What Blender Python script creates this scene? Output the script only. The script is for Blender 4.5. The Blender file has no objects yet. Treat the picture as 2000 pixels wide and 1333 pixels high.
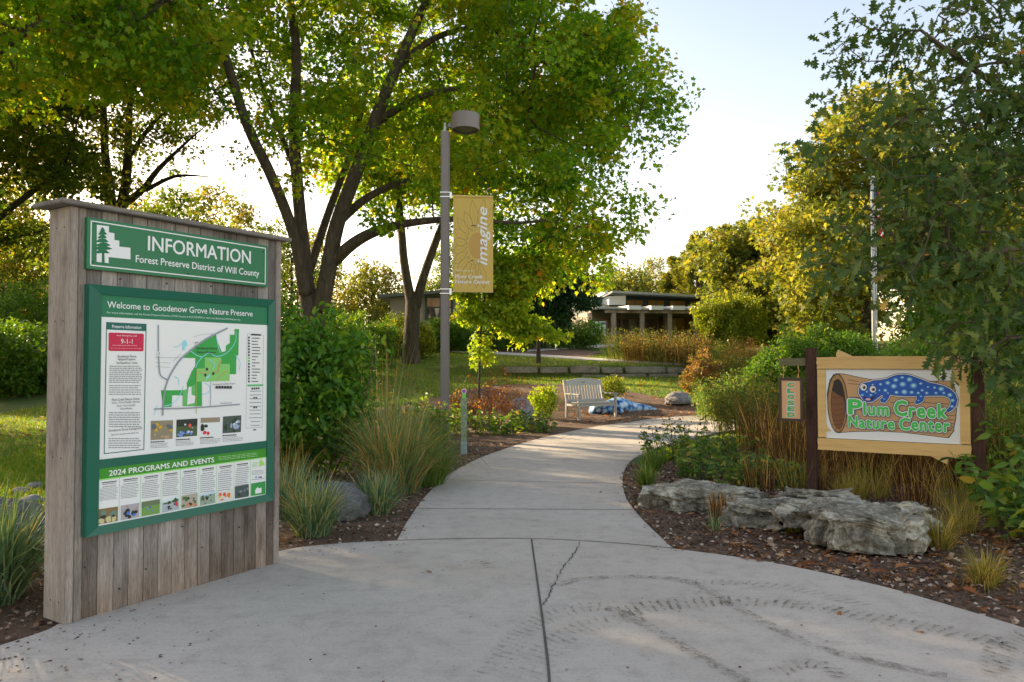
import bpy, bmesh, math, random
import numpy as np
from mathutils import Vector, Matrix
sc = bpy.context.scene
col = sc.collection
R = math.radians
# ------------------------------------------------------------------ camera, sky, sun, exposure
CAMZ, FPX, HOR = 1.55, 1450.0, 704.0
PITCH = math.atan((HOR-666.5)/FPX)
cd = bpy.data.cameras.new('camera'); cam = bpy.data.objects.new('camera', cd); col.objects.link(cam)
cd.sensor_width = 36; cd.lens = FPX/2000*36; cd.clip_start = .05; cd.clip_end = 2000
cam.location = (0, 0, CAMZ); cam.rotation_euler = (R(90)+PITCH, 0, 0)
sc.camera = cam
SUN_EL, SUN_AZ = R(18), R(145)          # azimuth measured counter-clockwise from +X
world = bpy.data.worlds.new("World"); sc.world = world; world.use_nodes = True
wn = world.node_tree.nodes; wl = world.node_tree.links
sky = wn.new('ShaderNodeTexSky'); sky.sky_type = 'NISHITA'; sky.sun_disc = False
sky.sun_elevation = SUN_EL; sky.sun_rotation = R(90)-SUN_AZ
sky.air_density = 1.0; sky.dust_density = 1.0; sky.ozone_density = 1.4
wb = wn.new('ShaderNodeMix'); wb.data_type = 'RGBA'; wb.blend_type = 'MULTIPLY'; wb.inputs[0].default_value = 1
wb.inputs[7].default_value = (1.36, 1.02, .80, 1); wl.new(sky.outputs[0], wb.inputs[6]); wl.new(wb.outputs[2], wn['Background'].inputs[0]); wn['Background'].inputs[1].default_value = 0.15
sd = bpy.data.lights.new('sun', 'SUN'); sd.energy = 5.0; sd.angle = R(.5); sd.color = (1, .80, .52)
sun = bpy.data.objects.new('sun', sd); col.objects.link(sun)
sdir = Vector((math.cos(SUN_AZ)*math.cos(SUN_EL), math.sin(SUN_AZ)*math.cos(SUN_EL), math.sin(SUN_EL)))
sun.rotation_euler = sdir.to_track_quat('Z', 'Y').to_euler()
sc.view_settings.view_transform = 'Standard'; sc.view_settings.look = 'None'
sc.view_settings.exposure = 1.5; sc.view_settings.gamma = 1
sc.cycles.max_bounces = 7; sc.cycles.diffuse_bounces = 4; sc.cycles.transparent_max_bounces = 8
sc.cycles.transmission_bounces = 5
sc.cycles.sample_clamp_indirect = 6

# ------------------------------------------------------------------ measuring helpers
cP, sP = math.cos(PITCH), math.sin(PITCH)
def ray(px, py):
    a, c = (px-1000)/FPX, -(py-666.5)/FPX
    return np.array([a, cP-c*sP, sP+c*cP])
def D(px, py, Y):
    "point of the place that stands Y metres ahead, measured in the photograph"
    r = ray(px, py); t = Y/r[1]
    return np.array([r[0]*t, Y, CAMZ+r[2]*t])
def sstep(a, b, x):
    t = np.clip((np.asarray(x, float)-a)/(b-a), 0, 1); return t*t*(3-2*t)
yA = [-100, 13, 18, 20, 24, 28.9, 29.15, 35, 45, 60, 100, 300]
zA = [0, 0, .03, .18, .62, .90, 1.33, 1.9, 2.67, 3.1, 3.4, 4]
yB = [-100, 13, 18, 20, 24, 35, 45, 60, 100, 300]
zB = [0, 0, .03, .18, .62, 1.9, 2.67, 3.1, 3.4, 4]
def tz(x, y):
    x = np.asarray(x, float); y = np.asarray(y, float)
    m = sstep(-4, -1.2, x)*(1-sstep(7.2, 10, x))
    h = np.interp(y, yA, zA)*m+np.interp(y, yB, zB)*(1-m)
    return h*(.35+.65*sstep(-16, -5, x))
def G(px, py, off=0.0):
    "where the sight line through a photo pixel meets the ground"
    r = ray(px, py); t = 1.0
    while t < 300:
        p = r*t
        if CAMZ+p[2] <= tz(p[0], p[1])+off: break
        t += .02
    return np.array([r[0]*t, r[1]*t, CAMZ+r[2]*t])

# ------------------------------------------------------------------ materials
MATS = {}
ALB = 1.5
def lift(c): return tuple(min(.86, x*ALB) for x in c)
def lifts(cols): return [(c[0], lift(c[1])) if len(c) == 2 else lift(c) for c in cols]
def newmat(name):
    m = bpy.data.materials.new(name); m.use_nodes = True
    n, l = m.node_tree.nodes, m.node_tree.links
    return m, n, l, n['Principled BSDF']
def flat(c, rough=.5, name=None, metal=0.0, spec=.4):
    k = ('flat', tuple(c), rough, metal, spec)
    if k not in MATS:
        m, n, l, b = newmat(name or 'paint'); b.inputs['Base Color'].default_value = (*lift(c), 1)
        b.inputs['Roughness'].default_value = rough; b.inputs['Metallic'].default_value = metal
        b.inputs['Specular IOR Level'].default_value = spec
        MATS[k] = m
    return MATS[k]
def ramp(n, l, src, cols):
    r = n.new('ShaderNodeValToRGB'); e = r.color_ramp.elements; e.remove(e[1])
    for i, c in enumerate(cols):
        p, c = c if len(c) == 2 else (i/max(1, len(cols)-1), c)
        if i: k = e.new(p)
        else: k = e[0]; k.position = p
        k.color = (*c, 1)
    l.new(src, r.inputs[0]); return r
def noise(n, l, scale, detail=6, rough=.6, stretch=None, coord='Object', dist=0):
    tc = n.new('ShaderNodeTexCoord'); s = tc.outputs[coord]
    if stretch:
        mp = n.new('ShaderNodeMapping'); mp.inputs['Scale'].default_value = stretch; l.new(s, mp.inputs[0]); s = mp.outputs[0]
    t = n.new('ShaderNodeTexNoise'); t.inputs['Scale'].default_value = scale; t.inputs['Detail'].default_value = detail
    t.inputs['Roughness'].default_value = rough; t.inputs['Distortion'].default_value = dist
    l.new(s, t.inputs['Vector']); return t
def bump(n, l, b, src, strength, dist=.01):
    bp = n.new('ShaderNodeBump'); bp.inputs['Strength'].default_value = strength; bp.inputs['Distance'].default_value = dist
    l.new(src, bp.inputs['Height']); l.new(bp.outputs[0], b.inputs['Normal'])
def mixc(n, l, fac, a, b, mode='MIX'):
    x = n.new('ShaderNodeMix'); x.data_type = 'RGBA'; x.blend_type = mode
    for s, v in ((x.inputs[0], fac), (x.inputs[6], a), (x.inputs[7], b)):
        if isinstance(v, (int, float)): s.default_value = v
        elif isinstance(v, tuple): s.default_value = (*v, 1)
        else: l.new(v, s)
    return x.outputs[2]
def rough_mat(name, cols, scale, rough=.8, bumps=.4, stretch=None, detail=8, dist=.01, warp=0):
    m, n, l, b = newmat(name)
    t = noise(n, l, scale, detail, .65, stretch, dist=warp)
    r = ramp(n, l, t.outputs[0], lifts(cols)); l.new(r.outputs[0], b.inputs['Base Color'])
    b.inputs['Roughness'].default_value = rough
    if bumps: bump(n, l, b, t.outputs[0], bumps, dist)
    return m
def leafmat(name, cols, trans=.42, rough=.55, spec=.25):
    m, n, l, b = newmat(name)
    a = n.new('ShaderNodeAttribute'); a.attribute_name = 'tint'
    r = ramp(n, l, a.outputs['Fac'], lifts(cols))
    l.new(r.outputs[0], b.inputs['Base Color']); b.inputs['Roughness'].default_value = rough
    b.inputs['Specular IOR Level'].default_value = spec
    tr = n.new('ShaderNodeBsdfTranslucent')
    bright = mixc(n, l, 1.0, r.outputs[0], (2.4, 2.0, .6), 'MULTIPLY'); l.new(bright, tr.inputs[0])
    mx = n.new('ShaderNodeMixShader'); mx.inputs[0].default_value = trans
    l.new(b.outputs[0], mx.inputs[1]); l.new(tr.outputs[0], mx.inputs[2])
    l.new(mx.outputs[0], n['Material Output'].inputs['Surface'])
    return m

# ------------------------------------------------------------------ mesh helpers
def tag(o, label=None, cat=None, group=None, kind=None):
    if label: o['label'] = label
    if cat: o['category'] = cat
    if group: o['group'] = group
    if kind: o['kind'] = kind
    return o
def empty(name, loc, rz=0, label=None, cat=None, group=None):
    o = bpy.data.objects.new(name, None); col.objects.link(o); o.empty_display_size = .1
    o.location = loc; o.rotation_euler = (0, 0, rz); return tag(o, label, cat, group)
def link(name, me, parent=None):
    o = bpy.data.objects.new(name, me); col.objects.link(o)
    if parent: o.parent = parent
    return o
def np_mesh(name, V, F, mat, parent=None, tint=None, smooth=False, uv=None):
    "fast mesh of equal-sided faces; V (n,3), F (m,k)"
    V = np.ascontiguousarray(V, np.float32); F = np.ascontiguousarray(F, np.int32)
    me = bpy.data.meshes.new(name); k = F.shape[1]
    me.vertices.add(len(V)); me.vertices.foreach_set('co', V.ravel())
    me.loops.add(F.size); me.loops.foreach_set('vertex_index', F.ravel())
    me.polygons.add(len(F)); me.polygons.foreach_set('loop_start', np.arange(len(F), dtype=np.int32)*k)
    if tint is not None:
        a = me.attributes.new('tint', 'FLOAT', 'FACE'); a.data.foreach_set('value', np.ascontiguousarray(tint, np.float32))
    if smooth: me.polygons.foreach_set('use_smooth', np.ones(len(F), bool))
    me.update(calc_edges=True)
    if uv is not None:
        u = me.uv_layers.new(name='UVMap'); u.data.foreach_set('uv', np.ascontiguousarray(uv[F.ravel()], np.float32).ravel())
    me.materials.append(mat); return link(name, me, parent)
class MB:
    def __init__(s): s.v, s.f, s.m, s.mats, s.t = [], [], [], [], []
    def mi(s, mat):
        if mat is None: return 0
        if mat not in s.mats: s.mats.append(mat)
        return s.mats.index(mat)
    def add(s, vs, fs, mat=None, tint=.5):
        o = len(s.v); s.v += [tuple(map(float, v)) for v in vs]; i = s.mi(mat)
        for f in fs: s.f.append([a+o for a in f]); s.m.append(i); s.t.append(tint)
    def box(s, a, b, mat=None, tint=.5):
        (x0, y0, z0), (x1, y1, z1) = a, b
        s.add([(x0,y0,z0),(x1,y0,z0),(x1,y1,z0),(x0,y1,z0),(x0,y0,z1),(x1,y0,z1),(x1,y1,z1),(x0,y1,z1)],
              [(0,3,2,1),(4,5,6,7),(0,1,5,4),(1,2,6,5),(2,3,7,6),(3,0,4,7)], mat, tint)
    def hexa(s, p, mat=None, tint=.5):
        s.add(p, [(0,3,2,1),(4,5,6,7),(0,1,5,4),(1,2,6,5),(2,3,7,6),(3,0,4,7)], mat, tint)
    def tube(s, pts, rad, n=8, mat=None, caps=True, tint=.5):
        pts = [np.array(p, float) for p in pts]; rad = rad if hasattr(rad, '__len__') else [rad]*len(pts)
        vs, fs = [], []; prev = None
        for i, p in enumerate(pts):
            d = pts[min(i+1, len(pts)-1)]-pts[max(i-1, 0)]; d /= np.linalg.norm(d)+1e-9
            if prev is None: a = np.cross(d, (0, 0, 1) if abs(d[2]) < .9 else (1, 0, 0))
            else: a = prev-d*np.dot(prev, d)
            a /= np.linalg.norm(a); prev = a; b = np.cross(d, a)
            for k in range(n):
                t = 2*math.pi*k/n; vs.append(p+rad[i]*(a*math.cos(t)+b*math.sin(t)))
        for i in range(len(pts)-1):
            for k in range(n): fs.append((i*n+k, i*n+(k+1) % n, (i+1)*n+(k+1) % n, (i+1)*n+k))
        if caps: fs += [tuple(range(n))[::-1], tuple(range((len(pts)-1)*n, len(pts)*n))]
        s.add(vs, fs, mat, tint)
    def prism(s, poly, y0, y1, mat=None, tint=.5):
        "outline in (x,z) given depth from y0 (front) to y1"
        n = len(poly)
        s.add([(x, y0, z) for x, z in poly]+[(x, y1, z) for x, z in poly],
              [tuple(range(n)), tuple(range(n, 2*n))[::-1]]+[(i, i+n, (i+1) % n+n, (i+1) % n) for i in range(n)], mat, tint)
    def build(s, name, mat=None, parent=None, bevel=0, smooth=False):
        me = bpy.data.meshes.new(name); me.from_pydata(s.v, [], s.f)
        for m in (s.mats or [mat]): me.materials.append(m)
        if s.mats: me.polygons.foreach_set('material_index', s.m)
        a = me.attributes.new('tint', 'FLOAT', 'FACE'); a.data.foreach_set('value', s.t)
        bm = bmesh.new(); bm.from_mesh(me); bmesh.ops.recalc_face_normals(bm, faces=bm.faces)
        if bevel:
            bmesh.ops.remove_doubles(bm, verts=bm.verts, dist=1e-5)
            es = [e for e in bm.edges if len(e.link_faces) == 2 and e.calc_face_angle(0) > .6]
            bmesh.ops.bevel(bm, geom=es, offset=bevel, segments=2, affect='EDGES', clamp_overlap=True)
        bm.to_mesh(me); bm.free()
        if smooth: me.polygons.foreach_set('use_smooth', [True]*len(me.polygons))
        me.update(); return link(name, me, parent)
def homog(src, dst):
    A, b = [], []
    for (x, y), (u, v) in zip(src, dst):
        A += [[x, y, 1, 0, 0, 0, -u*x, -u*y], [0, 0, 0, x, y, 1, -v*x, -v*y]]; b += [u, v]
    h = np.append(np.linalg.solve(np.array(A, float), np.array(b, float)), 1).reshape(3, 3)
    def f(x, y):
        q = h@np.array([x, y, 1.0]); return (q[0]/q[2], q[1]/q[2])
    return f
# lettering: outlines of the built-in font as flat faces, fitted to a measured box
def text2d(body, bold=0.0, shear=0.0, sp=1.0):
    cu = bpy.data.curves.new('lettering', 'FONT'); cu.body = body; cu.shear = shear; cu.space_character = sp; cu.resolution_u = 3; cu.fill_mode = 'FRONT'
    o = bpy.data.objects.new('lettering', cu); col.objects.link(o); bpy.context.view_layer.update()
    me = o.evaluated_get(bpy.context.evaluated_depsgraph_get()).to_mesh()
    v = np.array([(*x.co[:2], 0) for x in me.vertices]); f = [tuple(p.vertices) for p in me.polygons]
    bpy.data.objects.remove(o); bpy.data.curves.remove(cu)
    if bold:                                # a heavier weight: the outline laid down several times, a hair apart
        ds = [(1, 0), (-1, 0), (0, .8), (0, -.8)] if bold < .03 else [(math.cos(t*math.pi/4), math.sin(t*math.pi/4)) for t in range(8)]
        n0 = len(v); f0 = list(f); v0 = v.copy()
        for k, (dx, dy) in enumerate(ds):
            v = np.concatenate([v, v0+np.array([dx*bold, dy*bold, k+1])]); f += [tuple(a+n0*(k+1) for a in q) for q in f0]
    return v, f
class Art:
    "flat artwork printed on a panel: local x across, z up, -y towards the viewer"
    def __init__(s, y0, H=None): s.y0, s.H, s.mb = y0, H, MB()
    def P(s, p): return s.H(*p) if s.H else p
    def poly(s, pts, c, layer=1):
        q = [s.P(p) for p in pts]; y = s.y0-layer*.0008
        a = sum(q[i][0]*q[(i+1) % len(q)][1]-q[(i+1) % len(q)][0]*q[i][1] for i in range(len(q)))
        if a < 0: q = q[::-1]
        s.mb.add([(u, y, v) for u, v in q], [tuple(range(len(q)))], flat(c))
    def rect(s, x0, y0, x1, y1, c, layer=1): s.poly([(x0, y0), (x1, y0), (x1, y1), (x0, y1)], c, layer)
    def ell(s, x, y, rx, ry, c, layer=1, n=18, rot=0):
        s.poly([(x+rx*math.cos(t)*math.cos(rot)-ry*math.sin(t)*math.sin(rot), y+rx*math.cos(t)*math.sin(rot)+ry*math.sin(t)*math.cos(rot)) for t in [2*math.pi*k/n for k in range(n)]], c, layer)
    def line(s, pts, w, c, layer=1):
        "polyline of width w in panel metres"
        q = np.array([s.P(p) for p in pts]); y = s.y0-layer*.0008
        d = np.gradient(q, axis=0); d /= np.linalg.norm(d, axis=1)[:, None]+1e-9; nn = np.stack([-d[:, 1], d[:, 0]], 1)
        w = np.asarray(w)*np.ones(len(q)); a = q+nn*w[:, None]/2; b = q-nn*w[:, None]/2
        vs = [(u, y, v) for u, v in a]+[(u, y, v) for u, v in b]; n = len(q)
        s.mb.add(vs, [(i, i+n, i+n+1, i+1) for i in range(n-1)], flat(c))
    def text(s, body, x0, x1, top, base, c, layer=2, bold=0, shear=0, rot=False, sp=1.0, ring=0.0):
        "x0..x1 the ink's ends, top/base measured at the left end (source pixels if H)"
        v, f = text2d(body, bold+ring, shear, sp); lo, hi = v.min(0)+ring, v.max(0)-ring
        if s.H:
            u0, vb = s.H(x0, base); _, vt = s.H(x0, top); u1, _ = s.H(x1, base)
        else: u0, u1, vb, vt = x0, x1, base, top
        t = (v[:, :2]-lo[:2])/(hi-lo)[:2]; y = s.y0-layer*.0008
        if rot: vs = [(u1-(u1-u0)*b, y-.00004*k, vb+(vt-vb)*a) for (a, b), k in zip(t, v[:, 2])]
        else: vs = [(u0+(u1-u0)*a, y-.00004*k, vb+(vt-vb)*b) for (a, b), k in zip(t, v[:, 2])]
        s.mb.add(vs, f, flat(c))
    def lines(s, x0, y0, x1, y1, n, c, rng, layer=1, slope=0.0, fill=.5, ragged=.25, center=False):
        "lines of print too small to read"
        for i in range(n):
            yy = y0+(y1-y0)*i/max(1, n-1 if n > 1 else 1); h = (y1-y0)/max(1, n)*fill if n > 1 else fill
            xa, xb = x0, x1-(x1-x0)*rng.random()*ragged
            if center: k = (x1-xb)/2; xa += k; xb += k
            x = xa
            while x < xb-1:
                w = min(xb-x, (x1-x0)*(.05+.09*rng.random()))
                s.poly([(x, yy+slope*(x-x0)), (x+w, yy+slope*(x+w-x0)), (x+w, yy+h+slope*(x+w-x0)), (x, yy+h+slope*(x-x0))], c, layer)
                x += w+(x1-x0)*.018
    def build(s, name, parent): 
        o = s.mb.build(name, None, parent); return o
# ------------------------------------------------------------------ leaves, branches, tufts
SHAPES = dict(
    maple=[(0,0),(.36,.05),(.27,.3),(.52,.52),(.2,.6),(0,1),(-.2,.6),(-.52,.52),(-.27,.3),(-.36,.05)],
    oval=[(0,0),(.22,.28),(.2,.62),(0,1),(-.2,.62),(-.22,.28)],
    quad=[(0,0),(.34,.5),(0,1),(-.34,.5)],
    lance=[(0,0),(.1,.3),(.08,.65),(0,1),(-.08,.65),(-.1,.3)],
    oak=[(0,0),(.03,.12),(.13,.2),(.06,.3),(.24,.42),(.08,.5),(.30,.66),(.12,.70),(.20,.88),(.06,.88),(0,1),(-.06,.88),(-.20,.88),(-.12,.70),(-.30,.66),(-.08,.5),(-.24,.42),(-.06,.3),(-.13,.2),(-.03,.12)])
def unit(a): return a/(np.linalg.norm(a, axis=-1, keepdims=True)+1e-9)
def leaves(P, rng, size, shape='maple', up=.8, axis=None, axj=1.0, droop=.25, curl=.3, sj=.5):
    "vertices and faces of a cloud of leaves at points P"
    N = len(P); S = np.array(SHAPES[shape]); k = len(S)
    ax = rng.normal(size=(N, 3))*axj; ax[:, 2] -= droop
    if axis is not None: ax += axis
    ax = unit(ax); nr = rng.normal(size=(N, 3)); nr[:, 2] += up*2
    sx = unit(np.cross(ax, nr)); nr = np.cross(sx, ax)
    sz = (size*(1-sj+2*sj*rng.random(N)))[:, None, None]
    c = curl*(.4+.9*rng.random(N))[:, None, None]
    X, Y = S[:, 0][None, :, None], S[:, 1][None, :, None]
    Z = c*(np.abs(X)*.9-.6*Y*Y)
    V = P[:, None]+sz*(X*sx[:, None]+Y*ax[:, None]+Z*nr[:, None])
    return V.reshape(-1, 3), np.arange(N*k).reshape(N, k)
def sample_lobes(lobes, n, rng, shell=.45):
    w = np.array([l[1][0]*l[1][1]*l[1][2] for l in lobes])**.8; pick = rng.choice(len(lobes), n, p=w/w.sum())
    C = np.array([l[0] for l in lobes], float)[pick]; Rr = np.array([l[1] for l in lobes], float)[pick]
    d = unit(rng.normal(size=(n, 3))); r = shell+(1-shell)*rng.random(n)**.6
    return C+Rr*d*(r*(1+.10*rng.normal(size=n)))[:, None]
def grow(lines, attr, rng, step=.5, wig=.12):
    "join every twig end to the nearest limb: nodes, parents, twig flags"
    pos, par, base = [], [], []
    for L in lines:
        st = len(pos)
        for i, p in enumerate(L):
            pos.append(np.array(p[:3], float)); base.append(p[3] if len(p) > 3 else 0)
            if i: par.append(len(pos)-2)
            elif st == 0: par.append(-1)
            else: par.append(int(np.argmin(np.linalg.norm(np.array(pos[:st])-pos[-1], axis=1))))
    nl = len(pos); A = np.array(attr); P = np.array(pos)
    d0 = np.array([np.linalg.norm(P-a, axis=1).min() for a in A]); tips = []
    cap = len(pos)+len(A)*40; buf = np.zeros((cap, 3)); buf[:nl] = P; n = nl; par = list(par)
    rootz = P[0, 2]
    for a in A[np.argsort(d0)]:
        v = a-buf[:n]; dd = np.linalg.norm(v, axis=1)
        cost = dd+.35*np.maximum(0, -v[:, 2])+(.8*np.maximum(0, 2.0-(buf[:n, 2]-rootz)))
        j = int(np.argmin(cost)); L = dd[j]; m = max(1, min(30, int(L/step)))
        s = buf[j].copy(); bend = rng.normal(size=3)*L*.1; bend[2] += .1*L
        prev = j
        for t in range(1, m+1):
            f = t/m; buf[n] = s+(a-s)*f+bend*math.sin(math.pi*f)*.8+rng.normal(size=3)*wig*step*(t < m); par.append(prev); prev = n; n += 1
        tips.append(n-1)
    return buf[:n], np.array(par), np.array(base+[0]*(n-nl)), nl, np.array(tips)
def branch_mesh(name, pos, par, base, nl, mat, parent, lines, tip=.008, expo=2.3, sides=5, k=1.0):
    n = len(pos); w = np.zeros(n); kids = np.zeros(n, int)
    for i in range(n-1, 0, -1):
        if i >= nl: w[i] = max(w[i], tip**expo)
        if par[i] >= 0: w[par[i]] += w[i]
    r = np.maximum(w**(1/expo)*k, tip)
    mb = MB()
    for L in lines:
        mb.tube([p[:3] for p in L], [p[3] for p in L], 12, mat)
    idx = np.arange(nl, n); a, b = pos[par[idx]], pos[idx]; rb = r[idx]; ra = np.minimum(r[par[idx]], rb*1.35)
    d = unit(b-a); ref = np.where(np.abs(d[:, 2:3]) < .9, [[0, 0, 1.]], [[1., 0, 0]]); x = unit(np.cross(d, ref)); y = np.cross(d, x)
    th = np.arange(sides)*2*np.pi/sides; cs, sn = np.cos(th)[None, :, None], np.sin(th)[None, :, None]
    ring = x[:, None]*cs+y[:, None]*sn
    V = np.concatenate([a[:, None]+ring*ra[:, None, None], b[:, None]+ring*rb[:, None, None]], 1).reshape(-1, 3)
    q = np.array([[i, (i+1) % sides, sides+(i+1) % sides, sides+i] for i in range(sides)])
    F = (np.arange(len(idx))[:, None, None]*2*sides+q[None]).reshape(-1, 4)
    o1 = mb.v; f1 = mb.f; off = len(o1)
    me = bpy.data.meshes.new(name)
    allv = np.concatenate([np.array(o1).reshape(-1, 3), V]) if off else V
    sizes = np.array([len(f) for f in f1]+[4]*len(F)); flatl = np.concatenate([np.array([i for f in f1 for i in f], int), (F+off).ravel()])
    me.vertices.add(len(allv)); me.vertices.foreach_set('co', allv.astype(np.float32).ravel())
    me.loops.add(len(flatl)); me.loops.foreach_set('vertex_index', flatl.astype(np.int32))
    me.polygons.add(len(sizes)); me.polygons.foreach_set('loop_start', np.concatenate([[0], np.cumsum(sizes)[:-1]]).astype(np.int32))
    me.polygons.foreach_set('use_smooth', np.ones(len(sizes), bool))
    me.update(calc_edges=True); me.materials.append(mat); return link(name, me, parent)
def make_tree(name, label, cat, loc, lines, lobes, seed, n_tw=500, per=60, leaf=.16, shape='maple', lmat=None, bmat=None, spray=.55,
              shell=.4, group=None, up=.8, droop=.25, extra=None, tip=.008, step=.5, flatten=.75, gap=None, curl=.3, tintbias=None, clip=None):
    "lines and lobes in metres from the base; each line point carries its radius"
    rng = np.random.default_rng(seed)
    root = empty(name, loc, 0, label, cat, group)
    A = sample_lobes(lobes, n_tw, rng, shell)
    if extra is not None: A = np.concatenate([A, extra])
    A = A[A[:, 2] > .25]
    if clip is not None: A = A[clip(A)]
    pos, par, base, nl, tips = grow(lines, A, rng, step)
    branch_mesh('trunk', pos, par, base, nl, bmat, root, lines, tip=tip)
    T = pos[tips]; back = pos[par[tips]]
    n = len(T)*per; i = rng.integers(0, len(T), n)
    dens = .35+1.3*rng.random(len(T)); keep = rng.random(n) < dens[i]/1.3; i = i[keep]; n = len(i)
    off = rng.normal(size=(n, 3)); off = unit(off)*(rng.random(n)**.45)[:, None]*spray*(.7+.6*rng.random(len(T)))[i][:, None]; off[:, 2] *= flatten
    P = T[i]+off; out = unit(off+(T[i]-back[i])*.6)
    V, F = leaves(P, rng, leaf, shape, up, out*.8, .7, droop, curl)
    hue = rng.random(len(T))[i]*.45+rng.random(n)*.55
    if tintbias is not None: hue = np.clip(hue+tintbias(P), 0, 1)
    np_mesh('crown', V, F, lmat, root, hue)
    return root
def make_shrub(name, label, cat, loc, lobes, seed, n_tw=90, per=40, leaf=.07, shape='oval', lmat=None, bmat=None, spray=.22, shell=.55, group=None, up=.7, droop=.1, stems=6, sr=.012, step=.18, curl=.3):
    rng = np.random.default_rng(seed); root = empty(name, loc, 0, label, cat, group)
    A = sample_lobes(lobes, n_tw, rng, shell); A = A[A[:, 2] > .06]
    cx = np.array([l[0] for l in lobes]); w = max(l[1][0] for l in lobes); h = max(l[0][2] for l in lobes)
    lines = []
    for k in range(stems):
        c = cx[k % len(cx)]; a = rng.random()*6.28
        e = c+np.array([math.cos(a)*w*.3, math.sin(a)*w*.3, 0]); s = np.array([c[0]*.4+math.cos(a)*w*.12, c[1]*.4+math.sin(a)*w*.12, -.05])
        lines.append([(*s, sr), (*(s*.55+e*.45+rng.normal(size=3)*.04), sr*.8), (*e, sr*.5)])
    pos, par, base, nl, tips = grow(lines, A, rng, step)
    branch_mesh('stem', pos, par, base, nl, bmat, root, lines, tip=sr*.25, sides=4)
    T = pos[tips]; n = len(T)*per; i = rng.integers(0, len(T), n); off = unit(rng.normal(size=(n, 3)))*(rng.random(n)**.4)[:, None]*spray
    P = T[i]+off; P = P[P[:, 2] > .02]; m = len(P)
    V, F = leaves(P, rng, leaf, shape, up, None, 1, droop, curl)
    np_mesh('foliage', V, F, lmat, root, np.clip(rng.random(len(T))[i][:m]*.5+rng.random(m)*.5, 0, 1)); return root
def blades(rng, n, h, r0, lean, width, droop=1.0, seg=5, hj=.4, dirbias=None, stiff=1.6):
    az = rng.random(n)*2*np.pi; rr = r0*np.sqrt(rng.random(n)); b = np.stack([rr*np.cos(az), rr*np.sin(az), np.zeros(n)], 1)
    az2 = az+rng.normal(size=n)*.9; L = h*(1-hj+hj*1.3*rng.random(n)); ln = lean*(.12+1.15*rng.random(n))*(.5+.5*rr/max(r0, 1e-6))
    t = np.linspace(0, 1, seg); ang = ln[:, None]*(.35+droop*t[None]**stiff); ds = L[:, None]/(seg-1)
    x = np.concatenate([np.zeros((n, 1)), np.cumsum(np.sin(ang)*ds, 1)[:, :-1]], 1); z = np.concatenate([np.zeros((n, 1)), np.cumsum(np.cos(ang)*ds, 1)[:, :-1]], 1)
    o = np.stack([np.cos(az2), np.sin(az2), np.zeros(n)], 1)
    C = b[:, None]+x[..., None]*o[:, None]+z[..., None]*np.array([0, 0, 1.])
    if dirbias is not None: C = C+(t[None, :, None]**1.5)*L[:, None, None]*np.array(dirbias)[None, None]
    s = np.stack([-np.sin(az2), np.cos(az2), np.zeros(n)], 1); tw = rng.normal(size=(n, 1))*.6; s = unit(s+tw*o)
    w = (width*(.6+.8*rng.random(n)))[:, None]*np.array([.7, 1, .9, .6, .08] if seg == 5 else np.linspace(1, .1, seg))[None]
    V = np.stack([C-s[:, None]*w[..., None]/2, C+s[:, None]*w[..., None]/2], 2).reshape(n*seg*2, 3)
    q = np.array([[2*i, 2*i+1, 2*i+3, 2*i+2] for i in range(seg-1)])
    F = (np.arange(n)[:, None, None]*seg*2+q[None]).reshape(-1, 4)
    tint = np.repeat(rng.random(n), seg-1); return V, F, tint, C
def tuft(name, label, cat, loc, seed, n, h, r0, lean, width, mat, group=None, **kw):
    rng = np.random.default_rng(seed); V, F, t, C = blades(rng, n, h, r0, lean, width, **kw)
    V[:, 2] = np.maximum(V[:, 2], -.01)
    o = np_mesh(name, V, F, mat, None, t); o.location = loc; return tag(o, label, cat, group)
# ================================================================== THE GROUND
def axis(*segs):
    return np.unique(np.round(np.concatenate([np.arange(a, b, s) for a, b, s in segs]), 4))
gx = axis((-160, -40, 8), (-40, -20, 2), (-20, 24, .5), (24, 50, 2), (50, 161, 8)); gy = np.unique(np.concatenate([axis((-40, 6, 4), (6, 50, .5), (50, 80, 2), (80, 301, 10)), [28.9, 29.15]]))
XX, YY = np.meshgrid(gx, gy); ZZ = tz(XX, YY)
nx = len(gx); q = (np.arange(len(gy)-1)[:, None]*nx+np.arange(nx-1)[None]).ravel()
m, n, l, b = newmat('turf')
t1 = noise(n, l, .35, 5, .6); t2 = noise(n, l, 9, 8, .7)
c1 = ramp(n, l, t1.outputs[0], [(.3, (.075, .14, .016)), (.5, (.115, .18, .02)), (.68, (.19, .19, .035))])
c2 = ramp(n, l, t2.outputs[0], [(.3, (.45, .45, .4)), (.7, (1.2, 1.15, 1))])
l.new(mixc(n, l, 1.0, c1.outputs[0], c2.outputs[0], 'MULTIPLY'), b.inputs['Base Color']); b.inputs['Roughness'].default_value = .9
bump(n, l, b, t2.outputs[0], .8, .05)
M_TURF = m
ground = np_mesh('ground', np.stack([XX, YY, ZZ], -1).reshape(-1, 3), np.stack([q, q+1, q+1+nx, q+nx], 1), M_TURF, smooth=True)
tag(ground, kind='structure')

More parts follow.
